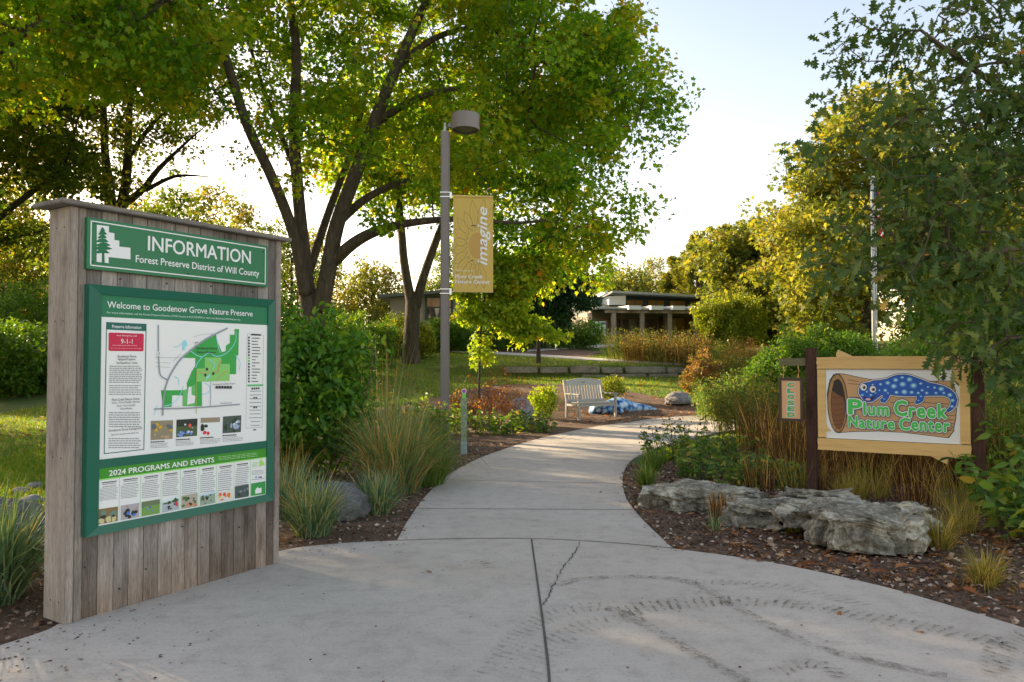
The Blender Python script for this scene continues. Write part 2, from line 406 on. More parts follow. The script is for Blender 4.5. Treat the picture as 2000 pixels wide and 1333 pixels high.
# concrete -------------------------------------------------------------
m, n, l, b = newmat('concrete')
t1 = noise(n, l, .8, 6, .6); t2 = noise(n, l, 60, 6, .7); t3 = noise(n, l, 240, 3, .6); t4 = noise(n, l, 7, 8, .65); t5 = noise(n, l, 26, 4, .7, (.12, 2.4, 1))
c1 = ramp(n, l, t1.outputs[0], [(.3, (.49, .43, .37)), (.7, (.575, .51, .445))])
c4 = ramp(n, l, t4.outputs[0], [(.30, (.84, .82, .80)), (.5, (1, 1, 1)), (.75, (1.06, 1.05, 1.03))])
c2 = ramp(n, l, t2.outputs[0], [(.27, (.5, .48, .46)), (.42, (1, 1, 1)), (.75, (1.1, 1.1, 1.1))])
x = mixc(n, l, 1.0, c1.outputs[0], c2.outputs[0], 'MULTIPLY'); x = mixc(n, l, 1.0, x, c4.outputs[0], 'MULTIPLY'); c5 = ramp(n, l, t5.outputs[0], [(.3, (.93, .93, .93)), (.7, (1.04, 1.04, 1.04))]); x = mixc(n, l, 1.0, x, c5.outputs[0], 'MULTIPLY')
l.new(x, b.inputs['Base Color']); b.inputs['Roughness'].default_value = .85; b.inputs['Specular IOR Level'].default_value = .25
bump(n, l, b, t3.outputs[0], .35, .004)
M_CONC = m
def catmull(P, k=6):
    P = [np.array(p, float) for p in P]; out = []
    for i in range(len(P)-1):
        a, b_, c, d = P[max(i-1, 0)], P[i], P[i+1], P[min(i+2, len(P)-1)]
        for t in np.arange(k)/k:
            out.append(.5*((2*b_)+(-a+c)*t+(2*a-5*b_+4*c-d)*t*t+(-a+3*b_-3*c+d)*t**3))
    return np.array(out+[P[-1]])
CZ = .03
def slab(name, top, mat, th=.10):
    "flat slab from an outline, with its sides"
    mb = MB(); n_ = len(top)
    mb.add([tuple(p) for p in top]+[(p[0], p[1], p[2]-th) for p in top], [tuple(range(n_))]+[(i, i+n_, (i+1) % n_+n_, (i+1) % n_) for i in range(n_)])
    return tag(mb.build(name, mat), kind='structure')
E0 = [G(px, py, CZ)[:2] for px, py in [(0, 1262), (90, 1232), (150, 1205), (330, 1140), (540, 1078), (660, 1062), (775, 1057)]]
ARC = [G(px, py, CZ)[:2] for px, py in [(775, 1057), (900, 1053), (1040, 1053), (1180, 1060), (1315, 1072)]]
E1 = [G(px, py, CZ)[:2] for px, py in [(1315, 1072), (1500, 1098), (1700, 1140), (1850, 1182), (2000, 1228)]]
out = list(catmull(E0))+list(catmull(ARC))[1:]+list(catmull(E1))[1:]+[np.array(p) for p in [(4.2, 3.4), (5.5, 1.5), (7, -5), (-8, -5), (-7, 1.5), (-4.4, 3.2)]]
PLAZA = np.array([p[:2] for p in out])
plaza = slab('plaza', [(p[0], p[1], CZ) for p in PLAZA], M_CONC)
LE = catmull([G(*p, CZ) for p in [(775, 1057), (800, 1012), (835, 965), (880, 925), (920, 903), (960, 886), (1030, 863), (1100, 846), (1180, 831), (1270, 819), (1370, 811), (1490, 804), (1640, 796)]], 8)
RE = catmull([G(*p, CZ) for p in [(1315, 1072), (1285, 1045), (1250, 1010), (1224, 975), (1216, 945), (1219, 920), (1232, 900), (1262, 883), (1310, 866), (1380, 849), (1440, 839), (1500, 831), (1640, 822)]], 8)
def strip(name, A, B, mat, dz, th=.08, cross=5):
    mb = MB(); nA = len(A); vs = []
    for a, b_ in zip(A, B):
        for t in np.linspace(0, 1, cross):
            p = a+(b_-a)*t; vs.append((p[0], p[1], float(tz(p[0], p[1]))+dz))
    lo = [(*vs[i*cross][:2], vs[i*cross][2]-th) for i in range(nA)]+[(*vs[i*cross+cross-1][:2], vs[i*cross+cross-1][2]-th) for i in range(nA)]
    f = [(i*cross+j, i*cross+j+1, (i+1)*cross+j+1, (i+1)*cross+j) for i in range(nA-1) for j in range(cross-1)]
    o = nA*cross
    f += [(i*cross, (i+1)*cross, o+i+1, o+i) for i in range(nA-1)]+[(i*cross+cross-1, o+nA+i, o+nA+i+1, (i+1)*cross+cross-1) for i in range(nA-1)]
    mb.add(vs+lo, f); return tag(mb.build(name, mat, smooth=False), kind='structure')
# the path follows the plaza arc with its near end
nA = 8; k0 = np.linspace(0, 1, 5)
path = strip('path', LE, RE, M_CONC, CZ-.001)
pth = np.concatenate([LE[:, :2], RE[::-1, :2]])
# joints and cracks in the concrete
M_JOINT = rough_mat('joint_dirt', [(.05, .045, .04), (.10, .09, .075)], 30, .95, 0)
def ribbon(name, pts, w, mat, z=None, parent=None, uv=False, jit=0, rng=None):
    P = np.array([p[:2] for p in pts]); d = np.gradient(P, axis=0); d /= np.linalg.norm(d, axis=1)[:, None]+1e-9; nn = np.stack([-d[:, 1], d[:, 0]], 1)
    W = np.ones(len(P))*w
    if jit: W = W*(1+jit*(rng.random(len(P))-.5))
    a, b_ = P+nn*W[:, None]/2, P-nn*W[:, None]/2
    zf = (lambda p: np.full(len(p), z)) if z is not None else (lambda p: tz(p[:, 0], p[:, 1])+CZ+.0035)
    V = np.concatenate([np.column_stack([a, zf(a)]), np.column_stack([b_, zf(b_)])]); n_ = len(P)
    F = np.array([(i, i+n_, i+n_+1, i+1) for i in range(n_-1)])
    s = np.concatenate([[0], np.cumsum(np.linalg.norm(np.diff(P, axis=0), axis=1))])
    U = np.concatenate([np.column_stack([s, np.zeros(n_)]), np.column_stack([s, np.ones(n_)])])
    return np_mesh(name, V, F, mat, parent, uv=U)
rg = np.random.default_rng(5)
JZ = CZ+.004
ribbon('expansion_joint', catmull([(p[0], p[1]) for p in ARC], 8), .014, M_JOINT, JZ, plaza)
ribbon('expansion_joint', catmull([G(px, py, CZ) for px, py in [(1038, 1054), (1050, 1140), (1062, 1230), (1073, 1333), (1080, 1500)]]), .014, M_JOINT, JZ, plaza)
cr = catmull([G(px, py, CZ) for px, py in [(1133, 1060), (1120, 1085), (1110, 1098), (1096, 1118), (1088, 1132), (1078, 1146), (1072, 1165), (1060, 1185)]], 6)
cr[:, :2] += rg.normal(size=(len(cr), 2))*.008
ribbon('crack', cr, .008, M_JOINT, JZ+.001, plaza, jit=1.2, rng=rg)
for ly, ry in ((995, 997), (940, 944), (895, 899), (865, 871), (842, 855)):
    la = min(LE, key=lambda p: abs(p[1]-G(850, ly, CZ)[1])); rb = min(RE, key=lambda p: abs(p[1]-G(1220, ry, CZ)[1]))
    ribbon('expansion_joint', [la+(rb-la)*t for t in np.linspace(0.01, .99, 6)], .012, M_JOINT, None, path)
# dried mud left by tyres
def mudmat(name, tread, strength):
    m, n, l, b = newmat(name); tc = n.new('ShaderNodeTexCoord'); sx = n.new('ShaderNodeSeparateXYZ'); l.new(tc.outputs['UV'], sx.inputs[0])
    def mth(op, a, b_=0.0):
        q_ = n.new('ShaderNodeMath'); q_.operation = op
        for s_, v in zip(q_.inputs, (a, b_)):
            if isinstance(v, (int, float)): s_.default_value = v
            else: l.new(v, s_)
        return q_.outputs[0]
    e = mth('SUBTRACT', 1.0, mth('ABSOLUTE', mth('SUBTRACT', mth('MULTIPLY', sx.outputs[1], 2.0), 1.0)))   # 0 at the rims
    nz = noise(n, l, 14, 6, .7); nf = noise(n, l, 70, 4, .7)
    a = mth('ADD', mth('MULTIPLY', nz.outputs[0], 1.3), mth('MULTIPLY', nf.outputs[0], .7)); a = mth('SUBTRACT', a, .92); a = mth('MULTIPLY', a, 1.5)
    a = mth('MULTIPLY', a, mth('MINIMUM', mth('MULTIPLY', e, 3.0), 1.0))
    if tread:
        w = mth('SINE', mth('ADD', mth('ADD', mth('MULTIPLY', sx.outputs[0], 110.0), mth('MULTIPLY', nz.outputs[0], 9.0)), mth('MULTIPLY', sx.outputs[1], 7.0)))
        a = mth('MULTIPLY', a, mth('MAXIMUM', mth('MULTIPLY', w, 1.6), .12))
    a = mth('MINIMUM', mth('MAXIMUM', mth('MULTIPLY', a, strength), 0.0), .85)
    l.new(a, b.inputs['Alpha']); b.inputs['Base Color'].default_value = (.105, .078, .045, 1); b.inputs['Roughness'].default_value = .95
    return m
M_T1, M_T2, M_T3 = mudmat('mud_tread', True, 1.35), mudmat('mud_smear', False, 1.25), mudmat('mud_faint', True, .7)
for pts, w, mt in [
    ([(1215, 1197), (1300, 1185), (1445, 1177), (1580, 1187), (1706, 1212), (1832, 1233), (1965, 1262)], .23, M_T1),
    ([(1085, 1146), (1140, 1134), (1220, 1129), (1310, 1132), (1365, 1145), (1405, 1170), (1450, 1195), (1520, 1232), (1600, 1268), (1700, 1295), (1850, 1325)], .10, M_T2),
    ([(1185, 1190), (1225, 1205), (1280, 1235), (1340, 1272), (1410, 1310), (1480, 1345)], .10, M_T2),
    ([(960, 1320), (1000, 1262), (1060, 1212), (1140, 1190), (1215, 1186)], .18, M_T3),
    ([(1955, 1330), (1945, 1300), (1960, 1262), (1990, 1245), (2040, 1240)], .16, M_T1),
    ([(1515, 1318), (1560, 1302), (1610, 1306), (1650, 1330)], .13, M_T1),
    ([(830, 1124), (880, 1108), (930, 1100), (960, 1112)], .14, M_T3),
    ([(1020, 1333), (1080, 1262), (1160, 1222), (1260, 1205)], .20, M_T3),
    ([(1330, 1143), (1430, 1140), (1560, 1155), (1700, 1190)], .16, M_T3)]:
    ribbon('tyre_mark', catmull([G(px, py, CZ) for px, py in pts], 10), w, mt, JZ+.003+.0012*rg.random(), plaza)

# mulch beds -----------------------------------------------------------
m, n, l, b = newmat('mulch'); t1 = noise(n, l, 45, 8, .75, (1, 1, .5), dist=1.5); t2 = noise(n, l, 2.2, 5, .6)
c1 = ramp(n, l, t1.outputs[0], [(.25, (.04, .028, .02)), (.45, (.14, .09, .06)), (.58, (.24, .16, .11)), (.75, (.40, .31, .24))])
c2 = ramp(n, l, t2.outputs[0], [(.3, (.7, .65, .6)), (.7, (1.2, 1.05, .95))])
l.new(mixc(n, l, 1.0, c1.outputs[0], c2.outputs[0], 'MULTIPLY'), b.inputs['Base Color']); b.inputs['Roughness'].default_value = .95
bump(n, l, b, t1.outputs[0], 1, .03); M_MULCH = m
def inside(poly, x, y):
    x = np.asarray(x); c = np.zeros(x.shape, bool); P = np.asarray(poly); j = len(P)-1
    for i in range(len(P)):
        (xi, yi), (xj, yj) = P[i][:2], P[j][:2]
        cond = ((yi > y) != (yj > y)) & (x < (xj-xi)*(y-yi)/((yj-yi) or 1e-12)+xi); c ^= cond; j = i
    return c
def bed(name, poly, cell, amp=.012, mat=None):
    P = np.array([p[:2] for p in poly]); x0, y0 = P.min(0); x1, y1 = P.max(0)
    xs, ys = np.arange(x0, x1+cell, cell), np.arange(y0, y1+cell, cell); X, Y = np.meshgrid(xs, ys)
    r_ = np.random.default_rng(3); Z = tz(X, Y)+.012+amp*r_.random(X.shape)
    nx_ = len(xs); q_ = (np.arange(len(ys)-1)[:, None]*nx_+np.arange(nx_-1)[None]).ravel()
    cx, cy = (X.ravel()[q_]+cell/2), (Y.ravel()[q_]+cell/2); q_ = q_[inside(P, cx, cy)]
    return tag(np_mesh(name, np.stack([X, Y, Z], -1).reshape(-1, 3), np.stack([q_, q_+1, q_+1+nx_, q_+nx_], 1), mat or M_MULCH, smooth=True), kind='structure')
LEc = [p+np.array([.12, .0, 0]) for p in LE]
BEDL = [(-4.4, 3.1), *[tuple(p+np.array([.05, -.05])) for p in E0], *[tuple(p[:2]) for p in LEc[:80]], *[tuple(G(*p)[:2]) for p in [(1400, 797), (1330, 786), (1240, 768), (1100, 752), (980, 752), (880, 772), (740, 800), (600, 850)]], (-4.2, 11), (-4.6, 8.2), (-4.6, 5)]
BEDR = [*[tuple(p[:2]+np.array([-.06, -.05])) for p in E1], (4.3, 3.3), (12, 3.3), (12, 14), (8.5, 16), *[tuple(G(*p)[:2]) for p in [(1480, 872), (1400, 885), (1300, 905), (1262, 915)]], *[tuple(p[:2]-np.array([.1, 0])) for p in RE[48:0:-1]]]
bed('mulch_bed', BEDL, .09); bed('mulch_bed', BEDR, .09)
BEDB = [tuple(G(*p)[:2]) for p in [(690, 676), (800, 679), (900, 684), (1000, 694), (1130, 702), (1180, 690), (1100, 680), (1000, 676), (860, 670), (690, 664)]]
bed('mulch_bed', BEDB, .3, .03)
# far concrete paths on the rise
M_PATH2 = rough_mat('far_concrete', [(.34, .32, .30), (.44, .42, .39)], 4, .9, .1)
for A in ([(760, 681, 684), (860, 683, 687), (960, 689, 693), (1060, 695, 699), (1150, 701, 705), (1260, 708, 711), (1360, 714, 717)], [(1030, 685, 688), (1090, 681, 684), (1150, 677, 680.5), (1200, 674, 678)]):
    strip('path', catmull([G(x_, t_) for x_, t_, _ in A], 6), catmull([G(x_, b_) for x_, _, b_ in A], 6), M_PATH2, .05, .1, 2)
# pale gravel strip beside the lawn
M_GRAV = rough_mat('gravel', [(.12, .11, .10), (.30, .29, .27), (.45, .43, .40)], 38, .9, .8, detail=4, dist=.03)
bed('gravel_strip', [(-7.5, 6.2), (-3.1, 6.2), (-3.1, 7.7), (-8, 8.1)], .1, .02, M_GRAV)

# ================================================================== INFORMATION BOARD
def woodmat(name, c1, c2, stretch, stain=None, rough=.85):
    m, n, l, b = newmat(name); t = noise(n, l, 6, 9, .7, stretch, dist=.6); a = n.new('ShaderNodeAttribute'); a.attribute_name = 'tint'
    t2 = noise(n, l, 2.2, 5, .65, (stretch[0]*.25, stretch[1]*.25, stretch[2]*1.6)); t3 = noise(n, l, 45, 4, .6, stretch)
    c1, c2 = lift(c1), lift(c2); r = ramp(n, l, t.outputs[0], [(.25, c1), (.55, tuple((x+y)/2 for x, y in zip(c1, c2))), (.8, c2)])
    g = ramp(n, l, a.outputs['Fac'], [(0, (.62, .60, .58)), (.5, (.95, .94, .93)), (1, (1.25, 1.21, 1.17))])
    s = ramp(n, l, t2.outputs[0], [(.28, (.36, .34, .35)), (.45, (.88, .87, .88)), (.6, (1.05, 1.05, 1.06)), (.75, (1.42, 1.4, 1.4))]); f_ = ramp(n, l, t3.outputs[0], [(.32, (.45, .44, .44)), (.5, (1, 1, 1)), (.7, (1.2, 1.2, 1.2))])
    x = mixc(n, l, 1.0, r.outputs[0], g.outputs[0], 'MULTIPLY'); x = mixc(n, l, 1.0, x, s.outputs[0], 'MULTIPLY'); x = mixc(n, l, .9, x, f_.outputs[0], 'MULTIPLY')
    if stain:
        tc = n.new('ShaderNodeTexCoord'); sp = n.new('ShaderNodeSeparateXYZ'); l.new(tc.outputs['Object'], sp.inputs[0])
        ad = n.new('ShaderNodeMath'); ad.operation = 'MULTIPLY_ADD'; ad.inputs[1].default_value = .9; l.new(t2.outputs[0], ad.inputs[0]); l.new(sp.outputs[2], ad.inputs[2])
        sr_ = ramp(n, l, ad.outputs[0], [(.45, (.95, .76, .58)), (.95, (1, 1, 1))]); x = mixc(n, l, .8, x, sr_.outputs[0], 'MULTIPLY')
    l.new(x, b.inputs['Base Color']); b.inputs['Roughness'].default_value = rough; b.inputs['Specular IOR Level'].default_value = .2
    bump(n, l, b, t3.outputs[0], .35, .004); return m
M_WOOD = woodmat('weathered_wood', (.105, .095, .09), (.33, .305, .29), (9, 9, .35), True)
M_WOODP = woodmat('weathered_post', (.17, .145, .125), (.33, .29, .255), (9, 9, .35))
M_WOODH = woodmat('weathered_cap', (.11, .10, .09), (.27, .245, .22), (.35, 9, 9))
GREEN, DGREEN, WHITE = (.006, .115, .045), (.007, .085, .055), (.74, .74, .76)
p0 = G(125, 1222, CZ)
ib = empty('information_board', (p0[0], p0[1], CZ), R(58), 'tall weathered grey plank information board with green signs and a flat cap board', 'information board')
W, Hh, TH = 1.55, 2.42, .235
rb = np.random.default_rng(11); mb = MB(); x = .10
while x < W-.05:
    w = min(.094+.004*rb.random(), W-.05-x); dy = .004*rb.random()
    mb.box((x, .012+dy, .004*rb.random()), (x+w-.004, .035, Hh), None, rb.random()); mb.box((x, TH-.035, .01), (x+w-.004, TH-.012-dy, Hh), None, rb.random()); x += w
mb.build('planking', M_WOOD, ib)
for x0, x1 in ((0, .047), (.049, .098), (W-.05, W)):
    mb = MB(); mb.box((x0, 0, 0), (x1, TH, Hh), None, .35+.5*rb.random()) if x0 != .049 else mb.box((x0, .004, 0), (x1, .04, Hh), None, .3)
    o = mb.build('post', M_WOODP, ib, bevel=.004)
mb = MB(); mb.box((-.075, -.055, Hh+.002), (W+.055, TH+.05, Hh+.030), None, .45); mb.build('cap_board', M_WOODH, ib, bevel=.005)
M_NAIL = flat((.03, .03, .03), .6)
for x_, zz in ((.12, .30), (.12, 1.2), (.12, 2.1), (W-.075, .3), (W-.07, 1.0), (W-.075, 1.75), (.31, 2.02), (.62, 2.02), (.95, 2.03), (1.3, 2.02), (.5, .2), (.9, .25), (1.2, .33), (.33, .12), (.75, .42), (1.05, .46)):
    mb = MB(); mb.tube([(x_, .016, zz), (x_, .008, zz)], .006, 8); mb.build('nail', M_NAIL, ib)
for zz in (.12, .95, 1.75, 2.3):
    for yy in (.06, .15): mb = MB(); mb.tube([(.001, yy, zz), (-.003, yy, zz)], .004, 6); mb.build('nail', M_NAIL, ib)
# header sign
hs = MB(); hs.box((.085, -.022, 2.06), (1.405, .010, 2.366)); hs = hs.build('header_sign', flat(GREEN, .35), ib, bevel=.002)
H1 = homog([(468, 252), (1757, 460), (1748, 752), (458, 615)], [(.085, 2.366), (1.405, 2.366), (1.405, 2.06), (.085, 2.06)])
a = Art(-.022)
for x0, z0, x1, z1 in ((.105, 2.342, 1.385, 2.349), (.105, 2.079, 1.385, 2.086), (.105, 2.079, .112, 2.349), (1.378, 2.079, 1.385, 2.349)): a.rect(x0, z0, x1, z1, WHITE)
a.build('border', hs)
a = Art(-.022, H1); a.poly([(535, 308), (620, 318), (620, 362), (658, 368), (658, 415), (692, 420), (692, 462), (770, 470), (770, 552), (615, 535), (615, 578), (530, 568)], WHITE, 1)
rt = random.Random(4)
a.poly([(570, 330), (580, 330), (586, 580), (566, 578)], GREEN, 3)
for yy, w in ((340, 18), (365, 32), (390, 36), (418, 48), (445, 58), (470, 66), (495, 62)):
    for s in (-1, 1):
        for k in range(3):
            e = w*(.55+.5*rt.random()); a.poly([(574, yy-14), (574+s*e*.5, yy-12+8*rt.random()), (574+s*e, yy+6+8*rt.random()), (574+s*e*.6, yy+14), (574, yy+12)], GREEN, 2+.4*k)
a.build('emblem', hs)
a = Art(-.022, H1)
a.text('INFORMATION', 893, 1632, 384, 490, WHITE, 2, .016); a.text('Forest Preserve District of Will County', 805, 1690, 520, 588, WHITE, 2, .014)
a.build('lettering', hs)
for p in ((520, 298), (1180, 412), (1720, 500), (505, 570), (1178, 652), (1718, 712)): a = Art(-.022, H1); a.ell(*p, 6, 6, (.01, .03, .02), 3, 8); a.build('screw', hs)
# display case with two posters
mb = MB(); F0, F1, Y0, Y1 = -.055, -.010, .0, .01
x0, x1, z0, z1 = .089, 1.452, .487, 1.968; i0, i1, j0, j1 = .168, 1.398, .537, 1.912
for poly in ([(x0, z0), (x1, z0), (i1, j0), (i0, j0)], [(x1, z0), (x1, z1), (i1, j1), (i1, j0)], [(x1, z1), (x0, z1), (i0, j1), (i1, j1)], [(x0, z1), (x0, z0), (i0, j0), (i0, j1)]):
    (ax, az), (bx, bz), (cx, cz), (dx, dz) = poly
    mb.hexa([(ax, .010, az), (bx, .010, bz), (cx, .010, cz), (dx, .010, dz), (ax, -.050, az), (bx, -.050, bz), (cx, -.040, cz), (dx, -.040, dz)])
mb.box((i0-.004, -.036, .876), (i1+.004, .008, .929))
dc = mb.build('display_frame', flat(DGREEN, .38), ib)
mp = MB(); mp.box((i0-.003, -.030, .925), (i1+.003, .006, 1.915)); mp = mp.build('map_poster', flat((.66, .68, .74), .3), ib)
H2 = homog([(109.8, 107), (1376.3, 197.2), (1367.7, 1201), (109.4, 1345)], [(.168, 1.912), (1.398, 1.912), (1.398, .929), (.168, .929)])
TXT, GRY = (.03, .035, .045), (.16, .18, .20)
a = Art(-.030, H2)
g2 = homog([(108, 275), (1378, 335), (1376.3, 197.2), (109.8, 107)], [(0, 0), (1, 0), (1, 1), (0, 1)])
a.poly([(109.8, 107), (1376.3, 197.2), (1378, 335), (108, 275)], (.012, .13, .06), 1); a.build('title_band', mp)
a = Art(-.030, H2); rt = random.Random(9)
a.text('Welcome to Goodenow Grove Nature Preserve', 157, 1262, 155, 207, (.80, .84, .82), 3, .010)
a.text('For more information, call the Forest Preserve District of Will County at 815.727.8700 or visit us at ReconnectWithNature.org', 155, 1168, 234, 254, (.45, .62, .52), 3, .006)
a.text('Preserve Information', 195, 416, 335, 360, WHITE, 5, .014)
a.text('In an Emergency, Call', 233, 382, 410, 424, (.85, .7, .72), 5, .01); a.text('9-1-1', 263, 351, 441, 478, WHITE, 5, .006)
a.lines(200, 488, 410, 494, 1, (.6, .25, .3), rt, 5, .01, 5); a.lines(185, 510, 428, 522, 1, (.55, .2, .25), rt, 5, .01, 4)
for body, x0_, x1_, yt, yb, bo in (('Goodenow Grove', 237, 378, 562, 582, .004), ('Nature Preserve', 243, 372, 586, 604, .004), ('Year-Round 8 a.m. - Sunset', 228, 388, 614, 630, .012), ('Plum Creek Nature Center', 200, 410, 890, 908, .004),
        ('10 a.m. - 4 p.m. (Tuesday - Saturday)', 200, 410, 915, 932, .008), ('Noon - 4 p.m. (Sunday)', 238, 374, 938, 954, .008), ('Closed Monday', 262, 352, 960, 976, .008), ('Goodenow Grove Campground', 178, 428, 1120, 1142, .004), ('Open year-round by reservation only', 195, 402, 1155, 1168, .01),
        ('Goodenow Grove', 832, 988, 498, 518, .006), ('Nature Preserve', 836, 982, 530, 548, .006), ('Goodenow Rd', 1015, 1100, 916, 928, .01), ('Goodenow Grove Nature Preserve', 958, 1128, 775, 786, .008), ('394', 820, 845, 462, 476, .01), ('1', 548, 553, 543, 560, .01)):
    a.text(body, x0_, x1_, yt, yb, TXT if 'Rd' not in body else GRY, 9, bo)
for y0_, y1_, n_ in ((645, 765, 9), (790, 855, 5), (992, 1095, 7), (1185, 1252, 5)): a.lines(180, y0_, 428, y1_, n_, GRY, rt, 4, .0, .42, .12)
a.lines(1256, 430, 1322, 755, 15, TXT, rt, 4, .02, .28, .6); a.lines(1236, 830, 1330, 1085, 10, GRY, rt, 4, -.02, .2, .3, True)
for x_, yb in ((495, 1210), (685, 1192), (868, 1178), (1036, 1160)):
    a.lines(x_, yb, x_+110, yb+7, 1, TXT, rt, 4, -.06, 8, .1); a.lines(x_, yb+16, x_+160, yb+45, 4, GRY, rt, 4, -.06, .4, .3)
a.build('lettering', mp)
a = Art(-.030, H2)
BX = (.008, .095, .075)
a.poly([(155, 315), (455, 328), (455, 383), (155, 371)], BX, 2)
for p, q_ in (((155, 315), (150, 1300)), ((150, 1300), (447, 1268)), ((447, 1268), (455, 328))): a.line([p, q_], .005, BX, 2)
a.poly([(178, 394), (432, 402), (438, 410), (437, 528), (430, 535), (180, 533), (172, 525), (172, 402)], (.42, .012, .05), 2)
a.build('info_box', mp); a = Art(-.030, H2)
for p, q_ in (((1222, 400), (1345, 410)), ((1345, 410), (1335, 1100)), ((1335, 1100), (1212, 1108)), ((1212, 1108), (1222, 400))): a.line([p, q_], .002, GRY, 2)
a.poly([(1250, 399), (1325, 403), (1325, 415), (1250, 412)], TXT, 3); a.poly([(1225, 782), (1342, 780), (1342, 793), (1225, 796)], (.08, .35, .12), 3)
for k in range(16): a.rect(1228, 422+22*k, 1241, 436+22*k, TXT if k not in (7, 8) else (.1, .35, .1), 3)
for x_, y_ in ((1254, 806), (1270, 805), (1286, 804), (1302, 803), (1268, 876), (1284, 875), (1268, 946), (1284, 945)): a.rect(x_, y_, x_+12, y_+14, TXT, 3)
a.poly([(1262, 1125), (1278, 1112), (1294, 1123)], TXT, 3)
a.build('legend', mp)
a = Art(-.030, H2); G1, G2_, BL, RD = (.03, .27, .05), (.17, .42, .11), (.22, .50, .68), (.20, .22, .25)
a.poly([(985, 405), (1000, 470), (1030, 540), (1060, 530), (1060, 490), (1090, 470), (1090, 408), (1125, 408), (1125, 365), (1160, 365), (1158, 405), (1155, 560), (1140, 570), (1138, 705), (1090, 705), (1088, 755), (880, 762), (882, 945), (735, 945), (735, 870), (655, 870), (652, 950), (592, 955), (570, 828), (770, 825), (765, 775), (800, 690), (830, 640), (828, 585), (720, 583), (800, 515), (850, 480)], G1, 2)
a.poly([(900, 580), (1025, 580), (1025, 628), (1090, 628), (1088, 755), (840, 762), (838, 665), (900, 660)], G2_, 3); a.poly([(735, 835), (830, 780), (832, 942), (735, 942)], (.10, .34, .10), 3); a.poly([(780, 800), (800, 800), (800, 860), (830, 870), (825, 920), (768, 935), (772, 860)], (.66, .68, .74), 4); a.poly([(655, 865), (732, 865), (732, 945), (655, 950)], (.66, .68, .74), 4)
for pts in ([(780, 520), (830, 560), (880, 575), (930, 545), (980, 570), (1040, 560), (1090, 520), (1130, 460), (1135, 380)], [(985, 415), (995, 480), (1015, 545)], [(930, 590), (975, 630), (960, 670)], [(880, 575), (845, 620), (830, 660)], [(660, 500), (700, 495), (740, 460)], [(1130, 560), (1165, 610), (1160, 680)], [(880, 860), (930, 840), (940, 800), (900, 770)], [(592, 945), (650, 930), (700, 885), (740, 800)], [(670, 725), (700, 740), (705, 785)], [(540, 940), (530, 980), (520, 1010)]):
    a.line(catmull([(*p, 0) for p in pts], 4)[:, :2], .005, BL, 5)
a.poly([(735, 455), (755, 448), (770, 490), (750, 500), (748, 528), (728, 525)], BL, 4); a.poly([(905, 735), (940, 700), (935, 725), (910, 745)], BL, 5)
a.line([(1025, 600), (1005, 650), (1000, 690), (960, 690)], .006, (.45, .2, .08), 6); a.line([(985, 750), (1050, 690), (1080, 685)], .004, (.45, .2, .08), 6); a.line([(838, 665), (836, 1000)], .005, (.25, .32, .08), 6); a.line([(845, 690), (905, 700), (940, 680)], .004, (.5, .2, .1), 6)
for pts, w in (([(545, 335), (548, 540), (557, 680), (572, 722), (620, 750)], .008), ([(1070, 358), (980, 402), (880, 458), (800, 520), (715, 595), (650, 690), (610, 780), (590, 880), (583, 1015)], .011), ([(517, 967), (800, 958), (1165, 930)], .009), ([(945, 762), (943, 945)], .004)):
    a.line(catmull([(*p, 0) for p in pts], 4)[:, :2], w, RD, 7)
for pts in ([(520, 582), (720, 583)], [(525, 620), (640, 622)], [(525, 650), (640, 655)], [(815, 425), (880, 405), (970, 400)], [(660, 610), (720, 550)]): a.line(pts, .0018, GRY, 7)
a.ell(832, 468, 20, 14, WHITE, 8); a.ell(550, 552, 15, 17, WHITE, 8)
for k in range(6): a.rect(980+21*k, 793, 998+21*k, 813, TXT, 8)
for x_, y_ in ((915, 668), (963, 700), (903, 712)): a.ell(x_, y_, 9, 12, TXT, 8, 10)
a.build('trail_map', mp)
def photo(a, q, bg, blobs, rt, hz=None):
    "a printed photograph: ground, sky and figures as blocks of colour"
    a.poly(q, bg, 2); (x0, y0), (x1, y1), (x2, y2), (x3, y3) = q
    P_ = lambda u, v: ((x0*(1-u)+x1*u)*(1-v)+(x3*(1-u)+x2*u)*v, (y0*(1-u)+y1*u)*(1-v)+(y3*(1-u)+y2*u)*v)
    if hz: a.poly([P_(0, 0), P_(1, 0), P_(1, hz[0]), P_(0, hz[0])], hz[1], 3)
    for k, (cc, nb, vy, sz) in enumerate(blobs):
        for j in range(nb):
            u, v = rt.uniform(.08, .92), rt.uniform(*vy); w = sz*rt.uniform(.5, 1.3); h = sz*rt.uniform(.6, 1.6)
            pts = [P_(min(max(u+w*math.cos(t)*rt.uniform(.6, 1), .0), 1), min(max(v+h*math.sin(t)*rt.uniform(.6, 1), .0), 1)) for t in [6.283*i/7 for i in range(7)]]
            a.poly(pts, cc, 4+k+.1*j)
rt = random.Random(21); DK = (.02, .025, .02)
